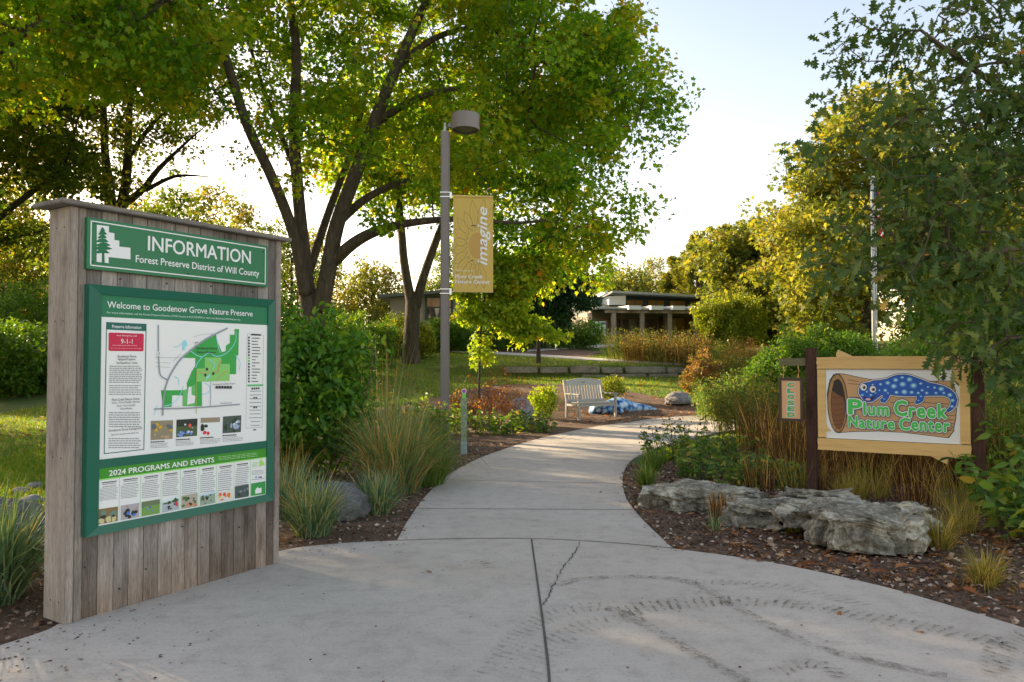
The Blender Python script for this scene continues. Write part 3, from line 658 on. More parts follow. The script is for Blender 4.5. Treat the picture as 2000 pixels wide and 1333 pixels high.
for q, bg, bl, hz in (([(497, 1056), (665, 1050), (662, 1188), (497, 1200)], (.20, .17, .11), [((.45, .28, .02), 5, (.2, .6), .12), ((.08, .10, .13), 3, (.2, .5), .12), ((.35, .25, .15), 6, (.7, .95), .1)], None),
        ([(690, 1047), (848, 1037), (845, 1165), (688, 1178)], (.05, .08, .03), [((.12, .2, .45), 7, (.7, .95), .1), ((.5, .5, .55), 5, (.3, .9), .06), ((.55, .08, .05), 2, (.35, .7), .09)], (.4, DK)),
        ([(872, 1033), (1017, 1027), (1013, 1155), (870, 1164)], (.55, .58, .66), [(DK, 3, (.45, .75), .17), ((.5, .02, .03), 2, (.82, .9), .12)], (.28, (.22, .18, .12))),
        ([(1040, 1022), (1178, 1012), (1175, 1137), (1037, 1147)], (.05, .07, .06), [((.25, .3, .42), 4, (.2, .7), .15), ((.55, .6, .7), 2, (.3, .8), .07), ((.02, .04, .02), 5, (.0, 1), .13)], None)):
    a = Art(-.030, H2); photo(a, q, bg, bl, rt, hz); a.build('photo', mp)
# events poster
ep = MB(); ep.box((i0-.003, -.030, .534), (i1+.003, .006, .880)); ep = ep.build('events_poster', flat((.66, .68, .74), .3), ib)
H3 = homog([(143, 620), (1788, 412), (1788, 865), (145, 1185)], [(.168, .880), (1.398, .880), (1.398, .537), (.168, .537)])
a = Art(-.030, H3); a.poly([(143, 620), (1788, 412), (1788, 508), (143, 738)], (.035, .20, .015), 1); a.poly([(143, 732), (1788, 503), (1788, 512), (143, 745)], (.22, .5, .12), 2)
a.poly([(1642, 762), (1780, 738), (1782, 862), (1642, 882)], (.03, .22, .05), 2); a.poly([(1680, 830), (1690, 812), (1705, 795), (1718, 808), (1742, 800), (1742, 850), (1682, 860)], (.6, .7, .6), 3)
a.poly([(1722, 535), (1740, 528), (1775, 575), (1722, 600)], (.25, .5, .1), 2)
for k, cc in enumerate(((.05, .2, .5), (.4, .6, .8), (.5, .1, .1), (.05, .05, .08))): a.rect(1682+16*k, 692, 1696+16*k, 708, cc, 3)
SEP = [(353, 715, 1130), (562, 690, 1095), (762, 662, 1058), (950, 635, 1025), (1132, 608, 990), (1305, 585, 958), (1474, 560, 925), (1635, 535, 890)]
for x_, t_, b_ in SEP: a.line([(x_, t_), (x_+2, b_)], .0022, (.15, .42, .12), 2)
a.build('panel_layout', ep)
a = Art(-.030, H3); a.text('2024 PROGRAMS AND EVENTS', 245, 1280, 643, 700, WHITE, 3, .022)
a.lines(1320, 505, 1710, 535, 3, (.35, .55, .3), rt, 3, -.11, .35, .1)
xs = [145]+[s[0] for s in SEP]
for k, x_ in enumerate(xs[:-1]):
    w = xs[k+1]-x_; top = 745-(x_-143)*.139+8; sl = -.139
    a.lines(x_+w*.16, top+8, x_+w*.86, top+15, 1, TXT, rt, 3, sl, 10, .05, True); a.lines(x_+w*.14, top+28, x_+w*.9, top+52, 2, TXT, rt, 3, sl, .45, .2, True)
    bt = 1000-(x_-143)*.105-(0 if k < 7 else 30); a.lines(x_+14, top+72, x_+w-14, bt-45+(40 if k > 1 else 0)*.4-22, 9, GRY, rt, 3, sl*.9, .36, .15)
a.lines(1650, 560, 1715, 600, 4, (.2, .45, .15), rt, 3, -.1, .5, .1); a.lines(1648, 640, 1775, 675, 4, GRY, rt, 3, -.1, .4, .2); a.lines(1650, 722, 1772, 730, 1, GRY, rt, 3, -.1, 5, .1)
a.build('lettering', ep)
PH = [([(150, 1022), (342, 992), (342, 1132), (152, 1170)], (.18, .11, .04), [((.10, .18, .14), 5, (.3, .5), .2), ((.42, .38, .2), 4, (.72, .82), .2), (DK, 3, (.45, .6), .12)], None),
      ([(368, 985), (552, 955), (552, 1092), (370, 1128)], (.30, .28, .30), [(DK, 6, (.2, .9), .16), ((.35, .2, .15), 4, (.1, .5), .07), ((.04, .12, .45), 2, (.5, .9), .12)], None),
      ([(573, 948), (752, 918), (754, 1055), (575, 1088)], (.13, .24, .06), [((.10, .2, .55), 2, (.5, .8), .08), ((.08, .12, .3), 2, (.4, .7), .07)], (.35, (.10, .14, .07))),
      ([(775, 930), (942, 880), (942, 1015), (777, 1050)], (.30, .33, .36), [((.03, .07, .02), 5, (.2, .4), .13), (DK, 5, (.5, .9), .09), ((.5, .05, .05), 2, (.4, .7), .1)], (.22, (.5, .6, .75))),
      ([(963, 885), (1122, 855), (1122, 985), (965, 1012)], (.30, .28, .22), [((.05, .12, .03), 5, (.1, .9), .14), ((.5, .16, .08), 3, (.4, .9), .12), (DK, 5, (.2, .9), .09)], None),
      ([(1145, 870), (1294, 830), (1296, 950), (1147, 980)], (.22, .28, .22), [((.04, .09, .05), 6, (.2, .5), .13), (DK, 5, (.4, .9), .09), ((.4, .1, .1), 1, (.6, .8), .08)], (.2, (.4, .5, .6))),
      ([(1315, 832), (1466, 806), (1468, 920), (1317, 942)], (.50, .50, .48), [((.55, .14, .02), 5, (.4, .9), .14), ((.5, .04, .03), 3, (.2, .6), .11), ((.6, .4, .05), 3, (.6, .9), .09)], None),
      ([(1484, 792), (1620, 768), (1622, 886), (1486, 910)], (.05, .07, .07), [((.16, .2, .2), 3, (.2, .5), .11), ((.03, .04, .03), 3, (.5, .9), .14)], None)]
for q, bg, bl, hz in PH:
    a = Art(-.030, H3); photo(a, q, bg, bl, rt, hz); a.build('photo', ep)

# ================================================================== NATURE CENTER SIGN
M_POST = woodmat('brown_post', (.035, .018, .013), (.085, .045, .032), (9, 9, .4))
pl = G(1585, 968); pl_ = np.array([(1585-1000)/FPX*8.5, 8.5]); pr_ = np.array([(1909-1000)/FPX*7.55, 7.55])
dv = pr_-pl_; SW = float(np.linalg.norm(dv)); SA = math.atan2(dv[1], dv[0])
ns = empty('nature_center_sign', (pl_[0], pl_[1], 0), SA, 'wide sign with a painted blue salamander on a log, hung between two brown posts', 'sign')
for x_, h in ((0, 1.69), (SW, 1.60)):
    mb = MB(); mb.box((x_-.057, -.05, -.1), (x_+.057, .06, h)); mb.build('post', M_POST, ns, bevel=.006)
mb = MB(); mb.box((-.36, -.012, 1.485), (-.058, .022, 1.575)); mb.build('arm', woodmat('arm_wood', (.10, .095, .05), (.19, .17, .09), (1, 9, 9)), ns, bevel=.004)
q0, q1 = .070, SW-.062
H4 = homog([(450, 222), (1612, 219), (1612, 983), (445, 905)], [(q0, 1.587), (q1, 1.587), (q1, .548), (q0, .548)])
TAN, TAND, OUT = (.50, .345, .15), (.35, .22, .08), (.015, .012, .012)
YF = -.062
M_TANW = rough_mat('tan_paint', [(.2, (.36, .21, .075)), (.45, (.50, .315, .115)), (.8, (.57, .38, .15))], 7, .6, .25, (.25, 1, 3.2), 8, .004)
mb = MB(); B_ = lambda pts: [H4(*p) for p in pts]
mb.prism(B_([(505, 300), (1540, 300), (1540, 885), (505, 835)]), YF+.022, -.02); bd = mb.build('board', flat((.66, .68, .70), .35), ns)
for poly in ([(448, 226), (600, 222), (596, 205), (612, 170), (640, 182), (716, 216), (1612, 216), (1614, 240), (1609, 262), (1613, 290), (1611, 312), (1200, 314), (700, 310), (449, 311), (452, 285), (446, 262), (451, 245)],
             [(447, 822), (900, 845), (1611, 880), (1614, 905), (1608, 940), (1613, 983), (1440, 968), (1424, 1020), (1300, 958), (900, 935), (444, 908), (449, 880), (445, 850)]):
    mb = MB(); mb.prism(B_(poly), YF, -.012); mb.build('frame_rail', M_TANW, ns)
for poly in ([(451, 314), (512, 314), (510, 715), (524, 745), (545, 770), (510, 775), (511, 818), (449, 818)], [(1490, 318), (1606, 318), (1608, 874), (1529, 868), (1531, 435), (1515, 415), (1484, 398)]):
    mb = MB(); mb.prism(B_(poly), YF+.008, -.014); mb.build('frame_stile', M_TANW, ns)
for row, pts in enumerate(([(450, 311), (900, 312), (1610, 315)], [(446, 821), (900, 843), (1611, 878)])):
    a = Art(YF, H4); a.line(pts, .005, OUT, 1)
    for k in range(12):
        x_ = 480+95*k
        if row == 0: a.line([(x_, 245+20*(k % 3)), (x_+60+30*(k % 2), 248+20*(k % 3))], .0018, TAND, 1)
        else: a.line([(x_, 860+x_*.045+15*(k % 3)-25), (x_+70, 863+x_*.045+15*(k % 3)-22)], .0018, TAND, 1)
    a.build('wood_grain', ns)
YB = YF+.022; LOG, LOGD = (.42, .245, .12), (.10, .045, .02)
a = Art(YB, H4)
log = [(600, 348), (660, 352), (780, 378), (900, 398), (1200, 405), (1470, 402), (1495, 470), (1485, 560), (1500, 610), (1492, 690), (1478, 740), (1478, 768), (1436, 822), (1300, 806), (1100, 782), (900, 772), (700, 776), (610, 784), (560, 740), (532, 640), (525, 500), (545, 400), (575, 358)]
cx_, cy_ = 1000, 590
a.poly([(x_+(x_-cx_)*.012, y_+(y_-cy_)*.022) for x_, y_ in log], OUT, 1); a.poly(log, LOG, 2)
for pts in ([(680, 420), (900, 432), (1100, 425)], [(670, 690), (900, 705), (1200, 700), (1490, 720)], [(1000, 560), (1250, 562), (1490, 575)], [(660, 735), (900, 742), (1300, 770), (1470, 768)], [(1000, 640), (1250, 650), (1495, 660)], [(690, 520), (800, 525)], [(680, 392), (760, 405)], [(1440, 690), (1490, 690)], [(1400, 800), (1480, 740)]):
    a.line(catmull([(*p, 0) for p in pts], 5)[:, :2], .005, OUT, 3)
a.ell(600, 566, 78, 222, OUT, 4, 28); a.ell(600, 566, 72, 214, (.30, .16, .06), 5, 28); a.ell(604, 572, 55, 188, OUT, 6, 28); a.ell(604, 575, 51, 182, (.15, .06, .022), 7, 28)
a.poly([(560, 470), (575, 400), (600, 388), (630, 410), (650, 470), (655, 560), (640, 520), (600, 500)], (.02, .014, .012), 8)
for k in range(14):
    t = 6.283*k/14; a.line([(600+57*math.cos(t), 568+192*math.sin(t)), (600+73*math.cos(t+.03), 566+213*math.sin(t+.03))], .003, OUT, 7)
for yy in (520, 570, 612, 650, 690, 720): a.line([(562, yy), (590, yy+6), (640, yy-3)], .0035, OUT, 8)
a.build('log_picture', bd)
a = Art(YB, H4); NAVY, SPOT = (.014, .075, .36), (.16, .38, .78)
sal = [(765, 490), (768, 455), (785, 425), (810, 415), (840, 412), (880, 398), (930, 395), (980, 385), (1020, 368), (1060, 357), (1110, 355), (1160, 362), (1210, 380), (1260, 398), (1300, 415), (1350, 425), (1410, 440), (1460, 465), (1495, 500), (1508, 540), (1500, 580), (1475, 610), (1440, 632), (1428, 625), (1455, 590), (1465, 555), (1450, 525), (1410, 508), (1350, 508), (1300, 508), (1260, 510), (1250, 545), (1225, 565), (1195, 570), (1190, 555), (1205, 535), (1200, 510), (1120, 512), (1050, 508), (1000, 500), (985, 530), (960, 560), (930, 555), (925, 540), (950, 520), (940, 500), (905, 525), (870, 550), (830, 558), (800, 545), (785, 520)]
S_ = np.array(sal, float); d_ = np.roll(S_, -1, 0)-np.roll(S_, 1, 0); n_ = np.stack([d_[:, 1], -d_[:, 0]], 1); n_ /= np.linalg.norm(n_, axis=1)[:, None]
a.poly([tuple(p) for p in S_+n_*13], OUT, 9); a.poly([tuple(p) for p in S_+n_*9], WHITE, 10); a.poly([tuple(p) for p in S_+n_*3], (.006, .012, .07), 11); a.poly(sal, NAVY, 12)
for x_, y_, r_ in [(1045, 393, 22), (1095, 375, 16), (1150, 390, 25), (1098, 425, 28), (1180, 435, 29), (1110, 482, 27), (1050, 485, 18), (1165, 485, 19), (985, 415, 21), (965, 470, 18), (1030, 440, 26), (930, 425, 14), (1215, 490, 15), (1245, 470, 15), (1235, 420, 15), (1280, 490, 16), (1340, 450, 14), (1390, 460, 25), (1410, 490, 14), (1350, 490, 14), (1455, 505, 23), (1475, 545, 19), (1470, 590, 16), (870, 428, 10), (825, 480, 11), (855, 505, 12), (790, 505, 12), (985, 490, 9), (1235, 515, 10), (1215, 545, 8), (955, 535, 8), (890, 490, 8), (920, 470, 9), (1290, 445, 11)]:
    a.ell(x_, y_, r_*1.05, r_*.82, (.03, .12, .42), 13, 14); a.ell(x_, y_, r_*.85, r_*.64, (.10, .30, .72), 14, 14); a.ell(x_-1, y_-1, r_*.45, r_*.34, (.38, .62, .9), 15, 12)
for x_, y_ in ((800, 447), (870, 462)): a.ell(x_, y_, 29, 29, OUT, 13, 20); a.ell(x_, y_, 25, 25, WHITE, 14, 20); a.ell(x_+4, y_+1, 12, 12, OUT, 15, 14); a.ell(x_, y_-4, 3.5, 3.5, WHITE, 16, 8)
a.poly([(795, 515), (840, 530), (885, 510), (900, 490), (890, 515), (860, 545), (820, 550)], OUT, 13); a.ell(832, 537, 20, 9, (.75, .32, .45), 14, 12)
a.build('salamander_picture', bd)
a = Art(YB, H4); LG = (.045, .40, .07)
for body, x0_, x1_, yt, yb in (('P', 680, 788, 533, 648), ('lum', 796, 990, 556, 655), ('C', 1030, 1130, 542, 660), ('reek', 1140, 1432, 562, 672), ('N', 680, 752, 655, 740), ('ature', 760, 1032, 680, 750), ('C', 1066, 1150, 672, 766), ('enter', 1158, 1452, 690, 771)):
    for g, cc, ly in ((.085, (.01, .02, .09), 18), (.05, WHITE, 21), (0, LG, 24)):
        a.text(body, x0_, x1_, yt, yb, cc, ly, .034, sp=1.16, ring=g)
a.build('lettering', bd)
# small hanging sign under the arm
def atsign(x_, y_, z_=0):
    c_, s_ = math.cos(SA), math.sin(SA); return (pl_[0]+c_*x_-s_*y_, pl_[1]+s_*x_+c_*y_, z_)
H5 = homog([(178, 398), (345, 402), (338, 745), (172, 738)], [(-.135, .495), (.135, .495), (.13, -.005), (-.135, 0)])
cs = empty('closed_sign', atsign(-.232, -.005, .845), SA, 'small upright CLOSED sign hanging from the wooden arm by two hooks', 'sign')
mb = MB(); mb.box((-.105, -.004, .03), (.105, .012, .468)); cb = mb.build('board', flat((.50, .29, .14), .5), cs)
mb = MB()
for bx in (((-.135, -.014, 0), (-.105, .016, .5)), ((.105, -.014, 0), (.135, .016, .5)), ((-.105, -.013, 0), (.105, .015, .03)), ((-.105, -.013, .468), (.105, .015, .5))): mb.box(*bx)
mb.build('frame', flat((.055, .035, .026), .6), cs, bevel=.003)
a = Art(-.004)
for k, ch in enumerate('CLOSED'):
    zc = .418-.069*k
    for g, cc, ly in ((.005, (.70, .72, .70), 1), (0, (.03, .30, .12), 2)): a.text(ch, -.042-g, .042+g, zc+.028+g, zc-.028-g, cc, ly, .04)
a.build('lettering', cb)
for s in (-1, 1):
    mb = MB(); mb.tube([(s*.085, 0, .49), (s*.085, 0, .55), (s*.085+.012, 0, .575), (s*.085, 0, .60), (s*.085-.004, 0, .645)], .005, 6); mb.build('hook', flat((.35, .22, .10), .35, None, .8), cs)
# ================================================================== LAMP POST AND BANNER
LY = 14.5
lp0 = D(866, 825, LY); lx = D(871, 260, LY)[0]; lz = float(tz(lx, LY))
lam = empty('lamp_post', (lx-.01, LY, lz), 0, 'tall taupe lamp post with a round drum-shaped lamp head on its right', 'street lamp')
M_TAUPE = rough_mat('taupe_paint', [(.125, .105, .098), (.155, .132, .122)], 3, .5, .05)
top = D(871, 258, LY)[2]-lz
mb = MB(); mb.box((-.083, -.083, 0), (.083, .083, top)); mb.build('pole', M_TAUPE, lam, bevel=.02)
mb = MB(); mb.box((-.14, -.14, -.05), (.14, .14, .03)); mb.box((-.11, -.11, .03), (.11, .11, .06)); mb.build('base_plate', M_TAUPE, lam, bevel=.01)
hz0, hz1 = D(910, 255, LY)[2]-lz, D(910, 224, LY)[2]-lz; hx = D(910, 240, LY)[0]-lx; hr = .275
mb = MB()
def lathe(mb, prof, cx, cy, n=32, mat=None):
    vs = [(cx+r_*math.cos(6.28318*k/n), cy+r_*math.sin(6.28318*k/n), z_) for r_, z_ in prof for k in range(n)]
    mb.add(vs, [(i*n+k, i*n+(k+1) % n, (i+1)*n+(k+1) % n, (i+1)*n+k) for i in range(len(prof)-1) for k in range(n)], mat)
lathe(mb, [(.001, hz1), (hr-.02, hz1), (hr, hz1-.015), (hr, hz0+.075), (hr+.004, hz0+.07), (hr+.004, hz0), (hr-.03, hz0), (hr-.03, hz0+.03)], hx, 0)
lh = mb.build('lamp_head', M_TAUPE, lam)
mb = MB(); lathe(mb, [(hr-.03, hz0+.03), (hr-.05, hz0+.025), (.10, hz0-.005), (.001, hz0-.01)], hx, 0); mb.build('lens', flat((.10, .10, .09), .25), lh)
mb = MB(); mb.box((.05, -.05, hz0+.05), (hx-hr+.02, .05, hz0+.13)); mb.build('arm', M_TAUPE, lam)
mb = MB(); mb.tube([(-.01, 0, top), (-.01, 0, top+.10)], .03, 10); mb.tube([(-.01, 0, top+.10), (-.01, 0, top+.18)], .018, 8); mb.build('photocell', flat((.35, .36, .38), .4), lam)
BX0, BX1 = D(886, 470, LY)[0]-lx, D(964.5, 470, LY)[0]-lx; BT, BB = D(925, 382, LY)[2]-lz, D(925, 570, LY)[2]-lz
BA = R(7)
M_ALU = flat((.55, .56, .58), .35, None, .7)
for zz in (BT, BB):
    mb = MB(); mb.box((-.095, -.095, zz-.05), (.095, .095, zz-.035)); mb.box((-.095, -.095, zz+.035), (.095, .095, zz+.05)); mb.box((.06, -.03, zz-.06), (.13, .03, zz+.06))
    mb.tube([(.1, 0, zz), (.1+(BX1-.1)*math.cos(BA), (BX1-.1)*math.sin(BA), zz)], .012, 8); mb.build('banner_bracket', M_ALU, lam)
bw, bh = BX1-BX0, BT-BB
bn = empty('banner', (lx+BX0-.01, LY+.01, lz+BB), BA, 'mustard yellow sunflower banner reading imagine, hanging from the tall lamp post', 'banner')
m, n, l, b = newmat('banner_cloth'); b.inputs['Base Color'].default_value = (.76, .56, .15, 1); b.inputs['Roughness'].default_value = .75
tr = n.new('ShaderNodeBsdfTranslucent'); tr.inputs[0].default_value = (.76, .56, .15, 1); mx = n.new('ShaderNodeMixShader'); mx.inputs[0].default_value = .25
l.new(b.outputs[0], mx.inputs[1]); l.new(tr.outputs[0], mx.inputs[2]); l.new(mx.outputs[0], n['Material Output'].inputs[0])
mb = MB(); mb.box((0, -.004, .0), (bw, .002, bh)); cl = mb.build('cloth', m, bn)
for z0_, z1_ in ((bh-.035, bh+.012), (-.012, .035)): mb = MB(); mb.box((0, -.02, z0_), (bw, .018, z1_)); mb.build('sleeve', m, bn, bevel=.008)
HB = homog([(208, 572), (460, 582), (458, 1175), (205, 1170)], [(0, bh), (bw, bh), (bw, 0), (0, 0)])
OL, OC, IV = (.30, .19, .045), (.36, .21, .05), (.72, .71, .64)
a = Art(-.004, HB)
def loop(pts, w=.010, ly=1):
    pts = [(min(max(p[0], 211), 455), min(max(p[1], 592), 1152), 0) for p in pts]; a.line(catmull(pts, 5)[:, :2], w, OL, ly)
rt = random.Random(8)
a.ell(358, 885, 52, 82, OC, 1, 26)
for k in range(70):
    t = rt.uniform(1.2, 5.4); r_ = rt.uniform(1.05, 1.45); a.ell(358+56*r_*math.cos(t), 885+84*r_*math.sin(t), 4.5, 6, OL, 2, 7); a.ell(358+56*r_*math.cos(t), 885+84*r_*math.sin(t), 2.6, 3.5, (.62, .45, .14), 3, 7)
for k, ang in enumerate([100, 122, 140, 158, 172, 187, 202, 218, 235, 252, 268, 285, 75, 55]):
    t = R(ang); r0_, r1_ = 1.35, rt.uniform(2.7, 3.4); ca, sa = math.cos(t), -math.sin(t)
    c0 = (358+62*ca, 885+105*sa); c1_ = (358+62*r1_*ca*.9, 885+92*r1_*sa); px_, py_ = -sa*26, ca*26
    mid = ((c0[0]+c1_[0])/2, (c0[1]+c1_[1])/2)
    loop([c0, (mid[0]+px_, mid[1]+py_), c1_]); loop([c0, (mid[0]-px_, mid[1]-py_), c1_]); loop([c0, mid, ((mid[0]+c1_[0])/2, (mid[1]+c1_[1])/2)], .005)
a.build('sunflower_print', cl)
a = Art(-.004, HB)
v_, f_ = text2d('imagine', .012, .28); k_ = v_[:, 2]; v_ = v_[:, :2]; u0, z1_ = HB(362, 645); u1, z0_ = HB(442, 1010)
lo, hi = v_.min(0), v_.max(0); t_ = (v_-lo)/(hi-lo); a.mb.add([(u1-(u1-u0)*q[1], -.004-.0045-.0001*kk, z0_+(z1_-z0_)*q[0]) for q, kk in zip(t_, k_)], [tuple(f) for f in f_], flat(IV))
# the word reads upwards, its letters' tops to the left
a.text('Plum Creek', 218, 394, 1063, 1087, IV, 5, .012); a.text('Nature Center', 218, 438, 1095, 1119, IV, 5, .012); a.text('Welcome to', 220, 335, 1030, 1044, (.66, .58, .38), 5, .0)
a.build('lettering', cl)
a = Art(-.004, HB); a.poly([(320, 760), (348, 757), (350, 763), (322, 766)], (.05, .04, .03), 5); a.build('stain', cl); a = Art(-.004, HB); a.ell(326, 978, 6, 4, (.05, .04, .03), 5, 8); a.build('stain', cl)

# ================================================================== BENCH
M_BENCH = rough_mat('bench_paint', [(.20, .195, .175), (.29, .28, .255)], 5, .55, .1)
fl = np.array([D(1130, 828, 18.3)[0], 18.3]); fr = np.array([D(1201, 823, 18.9)[0], 18.9])
bd_ = (fr-fl); BWd = 1.22; bang = math.atan2(bd_[1], bd_[0])
bench = empty('park_bench', (fl[0], fl[1], float(tz(*fl))+.015), bang, 'pale grey slatted wooden park bench standing on the mulch beside the path', 'bench')
def bpart(nm, boxes, bev=.006):
    mb = MB(); [mb.hexa(p) if len(p) == 8 else mb.box(*p) for p in boxes]; return mb.build(nm, M_BENCH, bench, bevel=bev)
def sl(x0, x1, y0, z0, y1, z1, t=.03):
    return [(x0, y0, z0), (x1, y0, z0), (x1, y0+t, z0), (x0, y0+t, z0), (x0, y1, z1), (x1, y1, z1), (x1, y1+t, z1), (x0, y1+t, z1)]
for x_ in (0, BWd-.06):
    bpart('leg', [((x_, 0, -.03), (x_+.06, .06, .62))]); bpart('leg', [sl(x_, x_+.06, .52, -.03, .50, .42, .06), sl(x_, x_+.06, .50, .42, .64, .98, .05)])
    bpart('armrest', [((x_-.02, -.04, .62), (x_+.08, .56, .65))])
bpart('seat', [((.0+.062, -.01+.085*k, .405), (BWd-.062, .065+.085*k, .43)) for k in range(6)]); bpart('apron', [((.062, .01, .33), (BWd-.062, .035, .404)), ((.062, .51, .33), (BWd-.062, .535, .404))])
for x_ in (.002, BWd-.058): bpart('apron', [((x_, .062, .33), (x_+.05, .50, .39))])
NSL = 12
bpart('back_slat', [sl(.095+k*(BWd-.25)/(NSL-1), .155+k*(BWd-.25)/(NSL-1), .515, .46, .605, .86, .02) for k in range(NSL)], .003)
mb = MB(); arc = [(.062+(BWd-.124)*t, .855+.0+.10+.07*math.sin(math.pi*t)) for t in np.linspace(0, 1, 13)]
n_ = len(arc); vs = [(x_, .598, .845) for x_, _ in arc]+[(x_, .622, z_) for x_, z_ in arc]; vs += [(x_, y_+.03, z_) for x_, y_, z_ in vs]
mb.add(vs, [(i, i+1, n_+i+1, n_+i) for i in range(n_-1)]+[(2*n_+i, 3*n_+i, 3*n_+i+1, 2*n_+i+1) for i in range(n_-1)]+[(n_+i, n_+i+1, 3*n_+i+1, 3*n_+i) for i in range(n_-1)]+[(i, 2*n_+i, 2*n_+i+1, i+1) for i in range(n_-1)]+[(0, n_, 3*n_, 2*n_), (n_-1, 3*n_-1, 4*n_-1, 2*n_-1)][:1])
mb.build('back_rail', M_BENCH, bench); bpart('back_rail', [sl(.062, BWd-.062, .508, .43, .524, .49, .035)])
mb = MB(); mb.box((BWd*.46, .606, .90), (BWd*.54, .612, .93)); mb.build('plaque', flat((.12, .09, .04), .4), bench)

# ================================================================== BLUE SALAMANDER SCULPTURE (lies behind the bench)
m, n, l, b = newmat('salamander_skin'); tc = n.new('ShaderNodeTexCoord'); vo = n.new('ShaderNodeTexVoronoi'); vo.inputs['Scale'].default_value = 6.0; vo.inputs['Randomness'].default_value = .55
l.new(tc.outputs['Object'], vo.inputs['Vector']); r = ramp(n, l, vo.outputs['Distance'], [(.25, (.70, .80, .88)), (.46, (.42, .64, .86)), (.58, (.16, .40, .74)), (.68, (.02, .10, .36)), (.85, (.008, .03, .14))]); l.new(r.outputs[0], b.inputs['Base Color']); b.inputs['Roughness'].default_value = .4
s0 = D(1203, 818, 19.7)
sx0 = np.array([s0[0], 19.8]); ang = math.atan2(.5, 1.3)
sal_o = empty('salamander_sculpture', (sx0[0], sx0[1], float(tz(*sx0))), ang, 'low blue play sculpture with pale spots and a tapering tail lying behind the bench', 'sculpture')
prof = [(-.75, .10, .05), (-.70, .17, .12), (-.52, .20, .15), (-.35, .15, .15), (-.2, .19, .17), (.05, .24, .20), (.3, .22, .18), (.5, .16, .14), (.75, .13, .11), (1.0, .10, .08), (1.2, .06, .05), (1.3, .02, .02)]
mb = MB(); vs = []; nn = 16
prof = [tuple(p) for p in catmull(prof, 4)]
for x_, w, h in prof:
    for k in range(nn): t = 6.28318*k/nn; vs.append((x_, .05*math.sin(x_*3)+w*1.2*math.cos(t), h*.85+h*1.15*math.sin(t)))
mb.add(vs, [(i*nn+k, i*nn+(k+1) % nn, (i+1)*nn+(k+1) % nn, (i+1)*nn+k) for i in range(len(prof)-1) for k in range(nn)]+[tuple(range(nn)), tuple(range((len(prof)-1)*nn, len(prof)*nn))])
mb.build('body', m, sal_o, smooth=True)
for x_, s in ((-.15, -1), (-.15, 1)):
    mb = MB(); y_ = .12*math.sin(x_*3); mb.tube([(x_, y_+s*.12, .16), (x_+.05, y_+s*.30, .14), (x_+.12, y_+s*.36, .04), (x_+.06, y_+s*.44, .03)], [.075, .06, .045, .03], 10); mb.build('leg', m, sal_o, smooth=True)

# ================================================================== TRAIL MARKER POST
bp = G(906, 890); mk = empty('marker_post', (bp[0], bp[1], 0), R(4), 'slim speckled green square trail marker post topped with a small round badge', 'marker post')
m, n, l, b = newmat('speckled_post'); t = noise(n, l, 55, 4, .7); tc = n.new('ShaderNodeTexCoord'); sp = n.new('ShaderNodeSeparateXYZ'); l.new(tc.outputs['Object'], sp.inputs[0])
r1_ = ramp(n, l, t.outputs[0], [(.38, (.10, .22, .05)), (.5, (.22, .27, .15)), (.62, (.50, .50, .44))]); r2_ = ramp(n, l, t.outputs[0], [(.4, (.22, .33, .36)), (.6, (.42, .48, .47))])
rz = ramp(n, l, sp.outputs[2], [(.20, (0, 0, 0)), (.26, (1, 1, 1))]); l.new(mixc(n, l, rz.outputs[0], r2_.outputs[0], r1_.outputs[0]), b.inputs['Base Color']); b.inputs['Roughness'].default_value = .6
mb = MB(); mb.box((-.05, -.05, -.02), (.05, .05, .93)); mb.build('post', m, mk, bevel=.004)
mb = MB(); mb.box((-.032, -.02, .93), (.032, .02, 1.01)); mb.build('cap_block', flat((.12, .48, .08), .5), mk)
mb = MB(); mb.tube([(0, -.012, 1.045), (0, .012, 1.045)], .042, 20); bg = mb.build('badge', flat((.70, .62, .66), .5), mk)
mb = MB(); mb.tube([(0, -.016, 1.045), (0, -.0125, 1.045)], .030, 18); mb.box((-.018, -.018, 1.040), (.018, -.0165, 1.052)); mb.build('badge_centre', flat((.30, .05, .28), .5), bg)
mb = MB(); mb.prism([(-.075, .955), (-.03, .965), (-.028, .995), (-.05, .985), (-.06, 1.0)], -.03, -.022); mb.build('leaf_tag', flat((.55, .16, .07), .6), mk)

# ================================================================== ROCKS
from mathutils import noise as mn
def rockmat(name, cols, sc_=4, bumps=.9):
    m, n, l, b = newmat(name); t = noise(n, l, sc_, 10, .72, dist=.5); t2 = noise(n, l, sc_*6, 6, .7)
    r = ramp(n, l, t.outputs[0], lifts(cols)); r2 = ramp(n, l, t2.outputs[0], [(.3, (.5, .5, .5)), (.55, (1, 1, 1)), (.8, (1.25, 1.25, 1.2))]); l.new(mixc(n, l, 1.0, r.outputs[0], r2.outputs[0], 'MULTIPLY'), b.inputs['Base Color']); b.inputs['Roughness'].default_value = .92
    bump(n, l, b, t2.outputs[0], bumps, .03); return m
M_LIME = rockmat('limestone', [(.22, (.03, .026, .02)), (.36, (.075, .068, .05)), (.46, (.16, .145, .11)), (.54, (.27, .245, .19)), (.62, (.44, .41, .33)), (.78, (.11, .12, .045))], 4.5)
M_GRAN = rockmat('granite', [(.3, (.12, .11, .115)), (.6, (.22, .20, .205)), (.8, (.30, .27, .26))], 5, .4)
M_DARK = rockmat('dark_stone', [(.3, (.05, .05, .055)), (.6, (.12, .12, .125)), (.85, (.2, .2, .2))], 3, .6)
